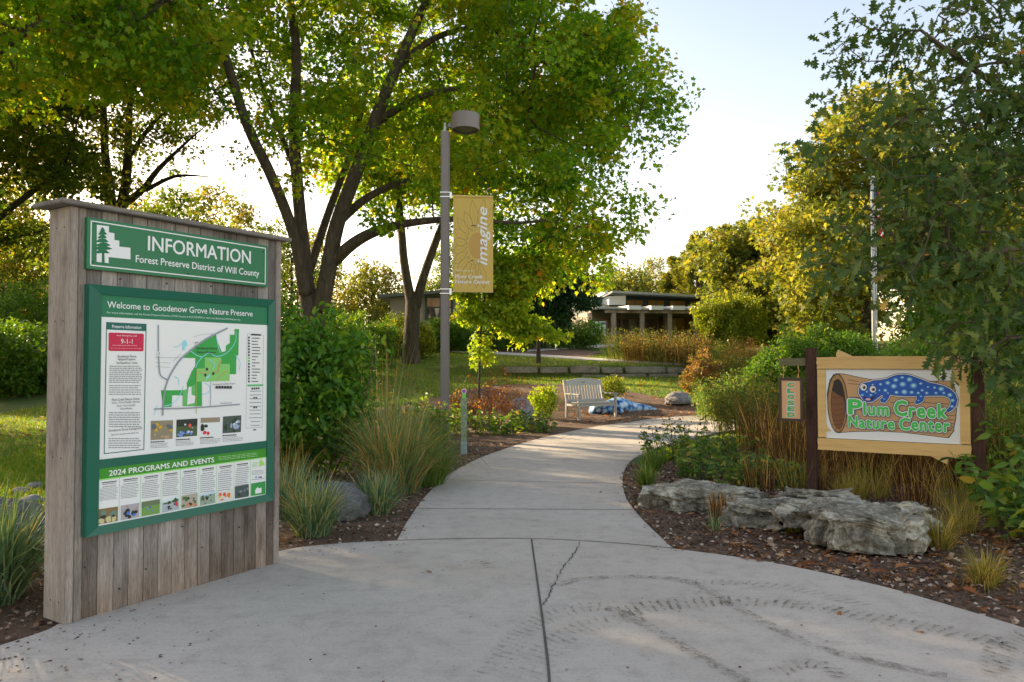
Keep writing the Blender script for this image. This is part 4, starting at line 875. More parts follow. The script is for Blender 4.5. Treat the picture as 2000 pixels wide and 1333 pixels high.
def rock(name, label, loc, size, seed, mat, rz=0, ledge=0, sub=5, rgh=.22, flatb=True, group=None):
    bm = bmesh.new(); bmesh.ops.create_icosphere(bm, subdivisions=6 if ledge else sub, radius=1); sd_ = Vector((seed*7.3, seed*3.1, seed*1.7))
    S3 = Vector(size)
    for v in bm.verts:
        d = v.co.normalized()
        p = Vector([math.copysign(abs(x_)**.5, x_) for x_ in d]) if ledge else d.copy()
        k = 1+rgh*mn.fractal(d*1.3+sd_, .9, 2.1, 4)+rgh*.35*mn.fractal(d*5+sd_, .8, 2.1, 4)
        p = Vector((p.x*S3.x, p.y*S3.y, p.z*S3.z))*k
        if ledge:                       # bedded, pitted limestone
            w = p*(1/.16)+sd_
            st = p.z/(S3.z*2/ledge/1.2)+.45*mn.noise(p*3+sd_); f = st-math.floor(st)
            ins = .035*max(0, 1-abs(f-.5)*4.5)
            q_ = p*7+sd_; crag = (abs(mn.noise(q_))+.5*abs(mn.noise(q_*2.3))+.3*abs(mn.noise(q_*5.1)))
            cell = mn.cell(Vector((p.x*5.5, p.y*5.5, st))+sd_)
            n_ = Vector((d.x, d.y, d.z*.6))
            p += n_*(.045-.085*crag+.030*cell); p.x -= n_.x*ins; p.y -= n_.y*ins
            pit = mn.noise(p*22+sd_); p -= n_*.014*max(0, pit-.1)*3
            p += Vector((0, 0, .05*mn.fractal(Vector((p.x*3, p.y*3, seed)), .8, 2.1, 3)))
        if ledge: zt_ = S3.z*(.72+.25*mn.noise(Vector((p.x*2.2, p.y*2.2, seed)))+.10*mn.cell(Vector((p.x*4, p.y*4, seed)))); p.z = min(p.z, zt_+(p.z-zt_)*.4)
        v.co = (p.x, p.y, max(p.z, -.35*size[2]) if flatb else p.z)
    me = bpy.data.meshes.new(name); bm.to_mesh(me); bm.free(); me.materials.append(mat); me.polygons.foreach_set('use_smooth', [not ledge]*len(me.polygons))
    o = link(name, me); o.location = loc; o.rotation_euler = (0, 0, rz); return tag(o, label, 'rock', group)
gl = 'limestone ledge rocks below the big sign'
rock('limestone_rock', 'flat-topped limestone ledge rock nearest the bend of the path, with a pale left end', (2.02, 7.78, .07), (.60, .34, .20), 1, M_LIME, R(-14), 2.2, group=gl)
rock('limestone_rock', 'dark rounded top stone between the two long ledges, right under the left sign post', (3.02, 7.35, .13), (.36, .26, .15), 2, M_LIME, R(-10), 1.6, group=gl)
rock('limestone_rock', 'long low pitted limestone slab joining the ledge rocks in the middle', (2.60, 6.95, .08), (.60, .26, .16), 3, M_LIME, R(-18), 2.0, group=gl)
rock('limestone_rock', 'tallest blocky limestone rock at the edge of the plaza, below the painted sign', (2.92, 6.14, .12), (.42, .32, .23), 4, M_LIME, R(-14), 1.6, group=gl)
rock('limestone_rock', 'broad pitted limestone slab resting behind the tallest blocky rock', (3.00, 6.50, .17), (.60, .34, .14), 9, M_LIME, R(-12), 1.8, group=gl)
p = D(1018, 800, 17.2); rock('boulder', 'upright grey boulder half hidden by twiggy plants, left of the bench', (p[0], p[1], float(tz(p[0], p[1]))+.2), (.27, .28, .46), 5, M_GRAN, .4, 0, 4, .2)
p = D(1325, 790, 21); rock('boulder', 'smooth rounded pinkish grey boulder on the mulch right of the blue sculpture', (p[0], p[1], float(tz(p[0], p[1]))+.12), (.37, .33, .25), 6, M_GRAN, .2, 0, 4, .18)
rock('boulder', 'dark rounded boulder by the gravel strip at the lower left of the lawn', (-4.42, 6.45, .1), (.36, .3, .26), 7, M_DARK, .3, 0, 4, .16)
rock('boulder', 'low dark grey boulder between the blue-green grass tufts beside the path', (-1.72, 7.35, .10), (.36, .26, .24), 8, M_DARK, -.3, 0, 4, .18)
for k, (px, py, s) in enumerate([(22, 1000, .13), (62, 985, .11), (68, 955, .09), (40, 965, .08)]):
    p = G(px, py); rock('river_stone', 'small grey river stone lying on the gravel beside the dark boulder', (p[0], p[1], .03), (s*1.2, s, s*.6), 20+k, M_GRAN, k, 0, 3, .15, group='river stones on the gravel')
# low retaining wall of long stone blocks on the lawn
wl_ = empty('retaining_wall', (0, 28.98, float(tz(2, 28.85))), 0, 'low dry stone retaining wall of long grey blocks across the sloping lawn', 'stone wall')
M_BLOCK = rockmat('wall_stone', [(.3, (.10, .085, .065)), (.55, (.20, .17, .135)), (.8, (.32, .275, .22))], 2.4, .5)
rw = np.random.default_rng(2); xw = D(985, 720, 29)[0]; xe = D(1345, 720, 29)[0]
for row, (z0_, z1_) in enumerate(((-.25, .14), (.15, .42))):
    x_ = xw+(3.0 if row == 0 else 0)
    while x_ < xe:
        L = rw.uniform(.7, 1.9); mb = MB(); j_ = .07*rw.random(); t_ = .05*(rw.random()-.5); h_ = z1_+.07*rw.random()-.05; x1_ = min(x_+L, xe)
        mb.hexa([(x_+.03*rw.random(), -.20+j_, z0_), (x1_-.03*rw.random(), -.20+j_+t_, z0_), (x1_, .25, z0_), (x_, .25, z0_), (x_, -.16+j_, h_), (x1_-.04*rw.random(), -.16+j_+t_, h_+.04*(rw.random()-.5)), (x1_, .25, h_), (x_, .25, h_)]); mb.build('block', M_BLOCK, wl_, bevel=.035); x_ += L+.02+.06*rw.random()

# ================================================================== BUILDINGS
M_WALL = rough_mat('tan_siding', [(.20, .165, .13), (.27, .225, .18)], 2, .85, .1); M_ROOF = rough_mat('roof_metal', [(.05, .065, .055), (.085, .10, .09)], 4, .55, .1, (1, .1, 1)); M_TRIM = flat((.035, .055, .05), .6); M_CREAM = flat((.74, .68, .55), .6)
M_COLW = woodmat('column_wood', (.24, .19, .15), (.36, .30, .24), (6, 6, .5)); M_GLASS = flat((.02, .022, .02), .04, None, 0, 1.0); M_AMBER = flat((.20, .085, .025), .12, None, 0, .9)
BY = 46.0
def bx(px, Y=BY): return D(px, 600, Y)[0]
def bz(py, Y=BY): return D(1000, py, Y)[2]
zb = float(tz(bx(1260), BY))
nc = empty('nature_center_building', (bx(1170), BY, zb), R(6), 'low tan building with a sloping clerestory roof and a timber colonnade', 'building')
o = bx(1170); k_ = lambda px: bx(px)-o; kz = lambda py: bz(py)-zb
mb = MB(); mb.box((k_(1160), .6, -.6), (k_(1395), 9, kz(606))); mb.build('wall', M_WALL, nc)
mb = MB(); mb.hexa([(k_(1150), -2.3, kz(610)), (k_(1400), -2.3, kz(610)), (k_(1400), 1.2, kz(604)), (k_(1150), 1.2, kz(604)), (k_(1150), -2.3, kz(606)), (k_(1400), -2.3, kz(606)), (k_(1400), 1.2, kz(596)), (k_(1150), 1.2, kz(596))]); mb.build('porch_roof', M_ROOF, nc)
mb = MB(); mb.box((k_(1165), 1.2, kz(606)), (k_(1395), 8, kz(577))); mb.build('clerestory_wall', M_TRIM, nc)
for a_, b_ in ((1233, 1269), (1277, 1313), (1322, 1357), (1364, 1388)):
    mb = MB(); mb.box((k_(a_), 1.12, kz(597)), (k_(b_), 1.22, kz(582))); w = mb.build('clerestory_window', M_TRIM, nc)
    for j in (0, 1):
        mb = MB(); c0, c1 = k_(a_)+.06, k_(b_)-.06; mid = (c0+c1)/2; mb.box((c0 if j == 0 else mid+.03, 1.09, kz(596)), (mid-.03 if j == 0 else c1, 1.115, kz(583.5))); mb.build('pane', M_AMBER, w)
# wedge roof: high edge towards the viewer
mb = MB(); r0 = kz(570)
P8 = [(k_(1166), -.1, kz(585.5)), (k_(1405), .0, kz(584)), (k_(1405), 10, kz(590)), (k_(1166), 10, kz(590)), (k_(1166), -.1, kz(580)), (k_(1405), .0, kz(579.5)), (k_(1405), 10, kz(584)), (k_(1166), 10, kz(584))]
P8 = [(k_(1193), -.3, kz(575)), (k_(1410), -.3, kz(584)), (k_(1410), 9, kz(584)), (k_(1172), 9, kz(586)), (k_(1193), -.3, kz(569.5)), (k_(1410), -.3, kz(578)), (k_(1410), 9, kz(579)), (k_(1172), 9, kz(580))]
mb.hexa(P8); mb.build('roof', M_ROOF, nc)
mb = MB(); mb.hexa([(k_(1190)-.35, -.35, kz(575)), (k_(1190)-.15, -.35, kz(575)), (k_(1172)-.15, 6, kz(588)), (k_(1172)-.35, 6, kz(588)), (k_(1190)-.35, -.35, kz(569)), (k_(1190)-.15, -.35, kz(569)), (k_(1172)-.15, 6, kz(581)), (k_(1172)-.35, 6, kz(581))]); mb.build('fascia', M_CREAM, nc)
mb = MB(); mb.hexa([(k_(1192), .3, kz(595)), (k_(1226), .3, kz(595)), (k_(1226), 1.1, kz(595)), (k_(1180), 3.0, kz(595)), (k_(1192), .3, kz(578)), (k_(1226), .3, kz(576)), (k_(1226), 1.1, kz(576)), (k_(1180), 3.0, kz(580))]); mb.build('gable_panel', M_CREAM, nc)
for px in (1205, 1247, 1288, 1330, 1349, 1390):
    mb = MB(); mb.hexa([(k_(px), -2.9, kz(611)), (k_(px)+.75, -2.9, kz(611)), (k_(px)+.75, 1.3, kz(603)), (k_(px), 1.3, kz(603)), (k_(px), -2.9, kz(603.5)), (k_(px)+.75, -2.9, kz(603.5)), (k_(px)+.75, 1.3, kz(598)), (k_(px), 1.3, kz(598))]); mb.build('rafter_panel', M_CREAM, nc)
mb = MB(); mb.box((k_(1165), -2.25, kz(616)), (k_(1402), -2.05, kz(610.5))); mb.build('beam', M_COLW, nc)
for px in (1182, 1236, 1289, 1341, 1385): mb = MB(); mb.box((k_(px)-.13, -2.28, -.8), (k_(px)+.13, -2.02, kz(616.5))); mb.build('column', M_COLW, nc)
for px in (1202, 1254, 1303): mb = MB(); mb.box((k_(px)-.1, .0, -.8), (k_(px)+.1, .2, kz(610))); mb.build('column', M_COLW, nc)
for px in (1213, 1228, 1262, 1275, 1286): mb = MB(); mb.box((k_(px)-.16, .50, kz(648)), (k_(px)+.16, .61, kz(622))); mb.build('wall_panel', flat((.07, .045, .03), .6), nc)
mb = MB(); mb.box((k_(1296), .48, kz(650)), (k_(1385), .61, kz(618))); w = mb.build('window', M_TRIM, nc)
for j in range(5): mb = MB(); mb.box((k_(1297+j*17.6), .44, kz(649)), (k_(1297+j*17.6+16), .475, kz(619.5))); mb.build('pane', M_AMBER, w)
mb = MB(); mb.box((k_(1183), .50, kz(655)), (k_(1192), .61, kz(622))); mb.build('door', flat((.30, .12, .02), .5), nc)
mb = MB(); mb.box((k_(1185), 1.0, kz(606)), (k_(1195), 2, kz(582))); mb.box((k_(1184), .9, kz(592)), (k_(1196), 2.1, kz(590))); mb.build('roof_vent', flat((.5, .5, .48), .5), nc)
mb = MB(); mb.box((k_(1150), -2.42, kz(609.5)), (k_(1400), -2.31, kz(606))); mb.build('gutter', flat((.24, .24, .22), .5), nc)
mb = MB(); mb.hexa([(k_(1193), -.42, kz(573)), (k_(1410), -.42, kz(582)), (k_(1410), -.31, kz(582)), (k_(1193), -.31, kz(573)), (k_(1193), -.42, kz(569)), (k_(1410), -.42, kz(577.5)), (k_(1410), -.31, kz(577.5)), (k_(1193), -.31, kz(569))]); mb.build('gutter', flat((.22, .23, .21), .5), nc)
# map sign before the entrance
ms = empty('map_sign', (bx(1168, 43), 43, float(tz(bx(1168, 43), 43))), R(5), 'white map sign with green patches standing before the building entrance', 'sign')
w = bx(1184, 43)-bx(1151, 43); z0_, z1_ = bz(659, 43)-ms.location.z, bz(628, 43)-ms.location.z
mb = MB(); mb.box((-w/2, -.03, z0_), (w/2, .03, z1_)); mb.build('panel', flat((.60, .60, .58), .5), ms)
for s in (-1, 1): mb = MB(); mb.box((s*w/2-.05, -.05, -.2), (s*w/2+.05, .05, z1_+.03)); mb.build('post', flat((.09, .08, .07), .6), ms)
a = Art(-.03); rt = random.Random(3)
for k in range(16): a.ell(rt.uniform(-.3, .4)*w, rt.uniform(z0_+.12, z1_-.1), rt.uniform(.05, .16), rt.uniform(.04, .12), ((.12, .38, .14), (.25, .55, .25), (.1, .12, .1))[k % 3], 1+.1*k, 9)
a.ell(-.25*w, z1_-.2, .13, .13, (.03, .3, .06), 4, 12); a.build('map', bpy.data.objects[ms.children[0].name])
# long low wing behind the trees
WY = 40.0; zw = float(tz(bx(830, WY), WY)); ow = bx(730, WY); q = lambda px: bx(px, WY)-ow; qz = lambda py: bz(py, WY)-zw
wg = empty('low_wing_building', (ow, WY, zw), R(3), 'long low taupe building with a sloping dark roof edge behind the lamp post', 'building')
mb = MB(); xs_ = [q(760), q(1080)]; zt = [qz(578), qz(556)]
mb.hexa([(xs_[0], .5, -1), (xs_[1], .5, -1), (xs_[1], 9, -1), (xs_[0], 9, -1), (xs_[0], .5, zt[0]), (xs_[1], .5, qz(556)), (xs_[1], 9, qz(556)), (xs_[0], 9, zt[0])]); mb.build('wall', rough_mat('taupe_siding', [(.17, .15, .125), (.23, .205, .175)], 1.5, .85, .1, (6, 6, .3)), wg)
mb = MB(); mb.hexa([(q(738), -.2, qz(582)), (q(1085), -.2, qz(558)), (q(1085), 9.6, qz(556)), (q(738), 9.6, qz(580)), (q(738), -.2, qz(576)), (q(1085), -.2, qz(551)), (q(1085), 9.6, qz(550)), (q(738), 9.6, qz(574))]); mb.build('roof', M_ROOF, wg)
mb = MB(); mb.box((q(780), 3, qz(575)), (q(786), 3.2, qz(552))); mb.build('vent_pipe', flat((.4, .4, .38), .5), wg)
for a_, b_ in ((829, 862), (872, 884), (905, 935)):
    mb = MB(); mb.box((q(a_), .40, qz(624)), (q(b_), .52, qz(577))); wd = mb.build('window', M_TRIM, wg)
    mb = MB(); mb.box((q(a_)+.12, .36, qz(598)), (q(b_)-.12, .395, qz(581))); mb.build('pane', M_AMBER, wd)
    mb = MB(); mb.box((q(a_)+.12, .36, qz(621)), (q(b_)-.12, .395, qz(601))); mb.build('pane', M_GLASS, wd)
# flagpole
FY = 24.0; fx = D(1705, 500, FY)[0]; fz = float(tz(fx, FY))
fp = empty('flagpole', (fx, FY, fz), 0, 'white metal flagpole rising among the trees behind the big sign', 'flagpole')
ft = D(1705, 350, FY)[2]-fz
mb = MB(); mb.tube([(0, 0, -.2), (0, 0, ft)], [.068, .05], 16); mb.build('pole', flat((.34, .35, .36), .35), fp, smooth=True)
mb = MB(); mb.tube([(0, 0, ft), (0, 0, ft+.08)], .085, 16); mb.build('truck', flat((.5, .5, .5), .3), fp)
mb = MB(); mb.tube([(.09, -.02, ft-.05), (.09, -.02, 1.0)], .012, 5); mb.build('halyard', flat((.6, .6, .58), .6), fp)
# limp flag: folds hang along the pole
fg = empty('flag', (fx+.06, FY-.04, fz+D(1705, 458, FY)[2]-fz), 0, 'red and white striped flag with a blue corner hanging limp on the white flagpole', 'flag')
fh = D(1705, 385, FY)[2]-D(1705, 458, FY)[2]; nu, nv = 24, 13
FW = .42
def fpt(u, v): return (.02+FW*u*(.35+.65*(1-v*.5))*.55+.05*math.sin(u*19), .07*math.cos(u*19)-.02, fh*v-.9*u*fh*.55*(1-.2*v)+.3*fh)
mb = MB()
for i in range(nu):
    for j in range(nv):
        c = (.50, .02, .03) if j % 2 == 0 else (.72, .70, .68)
        if i < 9 and j >= 6: c = (.02, .04, .18)
        mb.add([fpt(i/nu, j/nv), fpt((i+1)/nu, j/nv), fpt((i+1)/nu, (j+1)/nv), fpt(i/nu, (j+1)/nv)], [(0, 1, 2, 3)], flat(c, .8))
mb.build('cloth', None, fg)
# ================================================================== TREES
def barkmat(name, c1, c2, sc_=9):
    return rough_mat(name, [(.3, c1), (.55, tuple((a+b)/2 for a, b in zip(c1, c2))), (.75, c2)], sc_, .95, 1.0, (1, 1, .22), 9, .05, .8)
M_BARK = barkmat('grey_brown_bark', (.026, .020, .015), (.10, .080, .060)); M_BARKD = barkmat('dark_bark', (.018, .015, .012), (.06, .05, .04))
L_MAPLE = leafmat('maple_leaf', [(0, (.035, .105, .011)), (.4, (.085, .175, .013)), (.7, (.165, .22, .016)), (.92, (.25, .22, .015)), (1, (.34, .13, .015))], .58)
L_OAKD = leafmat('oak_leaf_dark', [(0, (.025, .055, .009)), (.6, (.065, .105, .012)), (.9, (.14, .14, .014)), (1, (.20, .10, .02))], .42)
L_OAKN = leafmat('near_oak_leaf', [(0, (.025, .056, .02)), (.5, (.05, .092, .032)), (.8, (.105, .14, .05)), (.95, (.18, .195, .085)), (1, (.32, .12, .03))], .36, .6, .12)
L_GOLD = leafmat('golden_leaf', [(0, (.05, .085, .018)), (.5, (.11, .135, .028)), (.85, (.175, .178, .042)), (1, (.25, .17, .04))], .40)
L_FAR = leafmat('far_leaf', [(0, (.04, .065, .012)), (.5, (.085, .11, .016)), (1, (.20, .15, .025))], .5)
L_EVER = leafmat('dark_needle', [(0, (.010, .030, .014)), (.7, (.022, .055, .020)), (1, (.05, .085, .025))], .15)
L_PINE = leafmat('pine_needle', [(0, (.045, .075, .015)), (.6, (.10, .12, .022)), (1, (.16, .15, .03))], .3)
L_SHRUB = leafmat('shrub_leaf', [(0, (.022, .075, .010)), (.5, (.055, .145, .014)), (.85, (.12, .21, .02)), (.97, (.22, .24, .03)), (1, (.36, .17, .05))], .4, .5, .35)
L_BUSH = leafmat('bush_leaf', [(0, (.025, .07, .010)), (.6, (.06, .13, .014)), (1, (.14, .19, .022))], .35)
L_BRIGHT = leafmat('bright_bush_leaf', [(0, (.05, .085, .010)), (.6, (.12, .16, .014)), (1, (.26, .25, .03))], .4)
L_RED = leafmat('russet_leaf', [(0, (.11, .035, .020)), (.5, (.17, .075, .03)), (1, (.28, .15, .06))], .4)
L_ORANGE = leafmat('orange_leaf', [(0, (.05, .075, .018)), (.5, (.11, .085, .035)), (1, (.28, .12, .06))], .45)
L_YOUNG = leafmat('young_maple_leaf', [(0, (.07, .13, .010)), (.55, (.14, .22, .016)), (.88, (.26, .29, .02)), (.95, (.32, .16, .02)), (1, (.34, .04, .02))], .5)

# the big maple: limbs measured from the photograph at its own distance
MY = 21.0
mb0 = np.array([D(612, 700, MY)[0], MY]); mz = float(tz(*mb0))
def limb(pts, Y=MY, origin=None):
    o_ = origin if origin is not None else (mb0[0], MY, mz)
    L = []
    for px, py, w, dy in pts:
        p = D(px, py, Y+dy); L.append((p[0]-o_[0], p[1]-o_[1], p[2]-o_[2], w*.38/FPX*(Y+dy)))
    return L
def dens(L, k=4):
    a_ = catmull([np.array(p) for p in L], k); return [tuple(p) for p in a_]
lines = [dens([(0, 0, -.3, .66), (0, 0, .4, .50)]+limb([(612, 650, 66, 0), (606, 600, 56, 0), (598, 555, 42, 0), (592, 480, 35, -.1), (583, 385, 31, -.1), (574, 245, 28, 0), (579, 105, 24, .2), (567, 0, 20, .4), (560, -120, 12, .6)])),
         dens(limb([(596, 575, 36, -.2), (584, 500, 32, -.5), (567, 437, 29, -.8), (528, 340, 28, -1.2), (483, 245, 26, -1.6), (437, 105, 23, -2), (392, 7, 19, -2.4), (340, -90, 12, -2.8)])),
         dens(limb([(626, 605, 46, -.1), (641, 530, 43, -.3), (658, 440, 39, -.5), (700, 324, 35, -.7), (758, 171, 30, -.9), (821, 27, 23, -1.1), (880, -90, 14, -1.2)])),
         dens(limb([(652, 510, 34, -.3), (690, 476, 30, -.8), (735, 452, 26, -1.2), (800, 436, 20, -1.7), (900, 428, 15, -2.2), (1000, 436, 10, -2.6), (1070, 430, 6, -2.8)])),
         dens(limb([(665, 430, 26, 0), (720, 385, 20, .6), (790, 355, 16, 1.0), (880, 345, 12, 1.4), (990, 355, 8, 1.8)])),
         dens(limb([(735, 240, 22, -.7), (790, 205, 18, -1.0), (860, 178, 14, -1.4), (950, 172, 10, -1.8), (1035, 180, 5, -2.0)])),
         dens(limb([(775, 130, 20, -.9), (850, 75, 16, -.6), (930, 55, 12, -.3), (1020, 78, 7, 0)])),
         dens(limb([(600, 540, 24, .2), (640, 420, 20, 1.2), (690, 280, 16, 2.2), (720, 150, 12, 3)])),
         dens(limb([(575, 330, 16, 0), (540, 240, 12, 1.0), (500, 130, 9, 1.8), (470, 20, 6, 2.4)]))]
M = lambda px, py, Y, r: ((D(px, py, Y)[0]-mb0[0], Y-MY, D(px, py, Y)[2]-mz), r)
lobes = [M(600, 60, 21, (5.6, 6, 3.6)), M(960, 190, 20.5, (4.3, 5.5, 3.0)), M(1080, 60, 21, (2.9, 4.5, 3.4)), M(1150, 230, 20, (2.4, 3, 1.8)), M(1090, 400, 19.5, (2.4, 3, 1.8)), M(1130, 480, 19.5, (1.7, 2.2, 1.1)), M(900, 350, 19.5, (2.2, 3.0, 1.1)),
         M(800, 420, 18.8, (1.4, 1.6, .55)), M(640, 240, 19, (3.0, 3, 1.7)), M(330, 30, 20, (4.5, 5, 2.8)), M(1180, 150, 20, (1.6, 2.2, 1.7)), M(550, -180, 21, (7.5, 7, 4)), M(1010, 560, 20, (1.3, 1.4, .5)), M(1010, 470, 19.8, (1.7, 2, .9)), M(500, 330, 18.6, (1.2, 1.4, 1.0)), M(900, -150, 21, (4.5, 5, 3))]
def airy(A):
    "the inside of the crown round the big limbs carries few leaves"
    W = A+np.array([mb0[0], MY, mz]); px = 1000+FPX*W[:, 0]/W[:, 1]; py = HOR-FPX*(W[:, 2]-CAMZ)/W[:, 1]; r_ = np.random.default_rng(12)
    core = (px > 380) & (px < 880) & (py > -60) & (py < 600) & (W[:, 1] < 21.5)
    gap = (px > 380) & (px < 560) & (py > 190) & (py < 480)
    return (~core | (r_.random(len(A)) < .30)) & (~gap | (r_.random(len(A)) < .25))
make_tree('maple_tree', 'huge many-stemmed maple with spreading green crown behind the leafy shrub', 'tree', (mb0[0], MY, mz), lines, lobes, 1, 1500, 160, .122, 'maple', L_MAPLE, M_BARK, .62, .25, tip=.010, step=.55, droop=.45, up=.9, clip=airy)
# twin-stemmed tree before the low wing
VY = 31.0; v0 = D(803, 640, VY); vz = float(tz(v0[0], VY)); vo_ = (v0[0], VY, vz)
lines = [dens([(0, 0, -.3, .42)]+limb([(803, 660, 40, 0), (806, 600, 38, 0), (800, 575, 26, 0), (789, 510, 22, 0), (784, 450, 20, .2), (775, 360, 15, .4), (760, 240, 9, .6)], VY, vo_)),
         dens(limb([(812, 600, 26, 0), (826, 545, 23, 0), (852, 470, 20, .2), (880, 400, 16, .5), (920, 300, 10, .8)], VY, vo_))]
lb = lambda px, py, Y, r, o_: ((D(px, py, Y)[0]-o_[0], Y-o_[1], D(px, py, Y)[2]-o_[2]), r)
make_tree('maple_tree', 'slimmer tree with a V-shaped twin trunk in front of the low building', 'tree', vo_, lines, [lb(800, 260, 31, (4.5, 4, 3), vo_), lb(900, 330, 31, (4, 4, 2.4), vo_), lb(720, 330, 32, (2.5, 3, 2), vo_)], 2, 380, 80, .17, 'maple', L_MAPLE, M_BARK, .75, .3, tip=.012, step=.6)
# evergreen with a dense dark crown before the entrance
EY = 30.0; e0 = D(1052, 672, EY); ez = float(tz(e0[0], EY)); eo = (e0[0], EY, ez)
lines = [dens([(0, 0, -.2, .11)]+limb([(1052, 660, 9, 0), (1058, 620, 8, 0), (1075, 570, 7, 0), (1080, 510, 5, 0)], EY, eo)), dens(limb([(1050, 665, 10, 0), (1035, 625, 8, .1), (1020, 580, 6, .2)], EY, eo))]
make_tree('dark_evergreen', 'dense dark round-headed evergreen with low branches left of the building', 'tree', eo, lines, [lb(1060, 560, 30, (2.1, 2, 1.25), eo), lb(1110, 570, 30, (1.0, 1.2, .9), eo), lb(1000, 555, 30, (1.3, 1.2, .9), eo), lb(1080, 515, 30, (1.2, 1.2, .7), eo), lb(1070, 620, 30, (1.5, 1.4, .6), eo)], 3, 320, 240, .13, 'oval', L_EVER, M_BARKD, .42, .15, tip=.008, step=.4)
# young maple whose sunlit sprays hang in front of the lawn
YY_ = 19.0; y0_ = D(935, 790, YY_); yz = float(tz(y0_[0], YY_)); yo = (y0_[0], YY_, yz)
lines = [dens([(0, 0, -.1, .045)]+limb([(936, 740, 6, 0), (938, 660, 6, 0), (946, 590, 5, 0), (960, 530, 4, .1), (970, 480, 3, .2)], YY_, yo))]
make_tree('young_maple', 'young maple with yellow-green sunlit drooping leaves just right of the lamp post', 'tree', yo, lines, [lb(975, 540, 19, (.9, .8, .65), yo), lb(920, 610, 19, (.42, .5, .35), yo), lb(985, 610, 19, (.6, .5, .5), yo), lb(942, 680, 19, (.22, .25, .45), yo), lb(1050, 640, 19, (.35, .35, .25), yo), lb(1010, 640, 19, (.3, .3, .4), yo), lb(1040, 520, 19.3, (.55, .6, .4), yo), lb(905, 560, 19, (.25, .4, .4), yo), lb(1085, 655, 19, (.2, .25, .18), yo)], 4, 420, 32, .11, 'maple', L_YOUNG, M_BARKD, .25, .2, tip=.005, step=.25, droop=.7)
# dark oaks behind the information board
def open_oak(o_, Yc):
    def f(A):
        W = A+np.array(o_); px = 1000+FPX*W[:, 0]/W[:, 1]; py = HOR-FPX*(W[:, 2]-CAMZ)/W[:, 1]; r_ = np.random.default_rng(13)
        return ~((px > 120) & (px < 420) & (py > 180) & (py < 430) & (W[:, 1] < Yc+.6)) | (r_.random(len(A)) < .42)
    return f
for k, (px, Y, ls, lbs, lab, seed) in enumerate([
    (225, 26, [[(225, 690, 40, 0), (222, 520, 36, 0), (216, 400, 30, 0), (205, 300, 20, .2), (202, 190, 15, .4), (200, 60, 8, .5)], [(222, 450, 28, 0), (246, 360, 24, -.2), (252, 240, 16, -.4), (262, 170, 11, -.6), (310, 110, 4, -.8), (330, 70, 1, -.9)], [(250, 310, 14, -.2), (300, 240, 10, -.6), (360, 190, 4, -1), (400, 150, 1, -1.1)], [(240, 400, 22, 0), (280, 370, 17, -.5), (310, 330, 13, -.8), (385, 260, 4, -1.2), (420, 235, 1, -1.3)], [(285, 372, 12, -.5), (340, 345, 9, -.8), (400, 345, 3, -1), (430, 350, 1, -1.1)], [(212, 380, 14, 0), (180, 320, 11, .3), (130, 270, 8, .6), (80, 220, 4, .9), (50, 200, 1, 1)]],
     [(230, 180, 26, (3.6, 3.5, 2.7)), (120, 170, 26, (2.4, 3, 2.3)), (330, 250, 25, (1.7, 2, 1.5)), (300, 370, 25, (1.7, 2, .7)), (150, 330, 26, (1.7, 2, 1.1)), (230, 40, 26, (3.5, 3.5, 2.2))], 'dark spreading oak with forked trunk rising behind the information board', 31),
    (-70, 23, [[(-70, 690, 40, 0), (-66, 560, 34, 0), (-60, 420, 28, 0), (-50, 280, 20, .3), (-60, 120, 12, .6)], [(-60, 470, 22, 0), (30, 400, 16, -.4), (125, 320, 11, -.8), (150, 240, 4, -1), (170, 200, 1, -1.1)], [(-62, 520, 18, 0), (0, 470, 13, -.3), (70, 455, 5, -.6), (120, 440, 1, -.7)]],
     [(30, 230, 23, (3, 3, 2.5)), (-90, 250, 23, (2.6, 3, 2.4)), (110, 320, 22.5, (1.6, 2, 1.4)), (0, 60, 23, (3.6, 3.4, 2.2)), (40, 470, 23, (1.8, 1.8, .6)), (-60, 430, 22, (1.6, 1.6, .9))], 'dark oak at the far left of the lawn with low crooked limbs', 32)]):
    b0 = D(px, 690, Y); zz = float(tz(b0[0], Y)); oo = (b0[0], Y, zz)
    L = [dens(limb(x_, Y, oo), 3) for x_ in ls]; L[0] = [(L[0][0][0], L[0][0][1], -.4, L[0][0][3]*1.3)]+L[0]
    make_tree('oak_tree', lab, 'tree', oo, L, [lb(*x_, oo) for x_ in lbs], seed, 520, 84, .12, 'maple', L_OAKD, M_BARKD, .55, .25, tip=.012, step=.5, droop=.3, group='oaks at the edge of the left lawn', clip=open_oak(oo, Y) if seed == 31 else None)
# overhanging maple boughs at the top left belong to a tree beyond the frame's edge
b0 = (-13.2, 15.2, float(tz(-13.2, 15.2)))
L = [[(0, 0, -.3, .45), (0, 0, 2, .36), (.1, .1, 5, .30), (.3, 0, 8, .2), (.2, 0, 11, .08)], [(.1, .1, 5, .16), (1.5, -.2, 7, .12), (3.6, -.4, 8.3, .07), (6.2, -.4, 8.8, .03)], [(.2, 0, 6.5, .14), (1.8, 1.0, 8.6, .09), (3.4, 1.5, 9.6, .04)]]
make_tree('maple_tree', 'green maple at the left edge whose boughs spread across the upper left of the view', 'tree', b0, L, [((3.2, 0, 9.0), (3.6, 3.2, 2.0)), ((5.8, -.2, 8.7), (2.2, 2.4, 1.3)), ((-1.2, 0, 8.0), (3.2, 3.2, 2.6)), ((1, 0, 11.5), (4, 4, 3)), ((-.5, .3, 5.6), (2.6, 2.6, 1.3))], 5, 540, 110, .125, 'maple', L_MAPLE, M_BARK, .6, .3, tip=.010, step=.5, droop=.45)  # lowest lobe is unseen, added to weaken the low sun streaks on the plaza
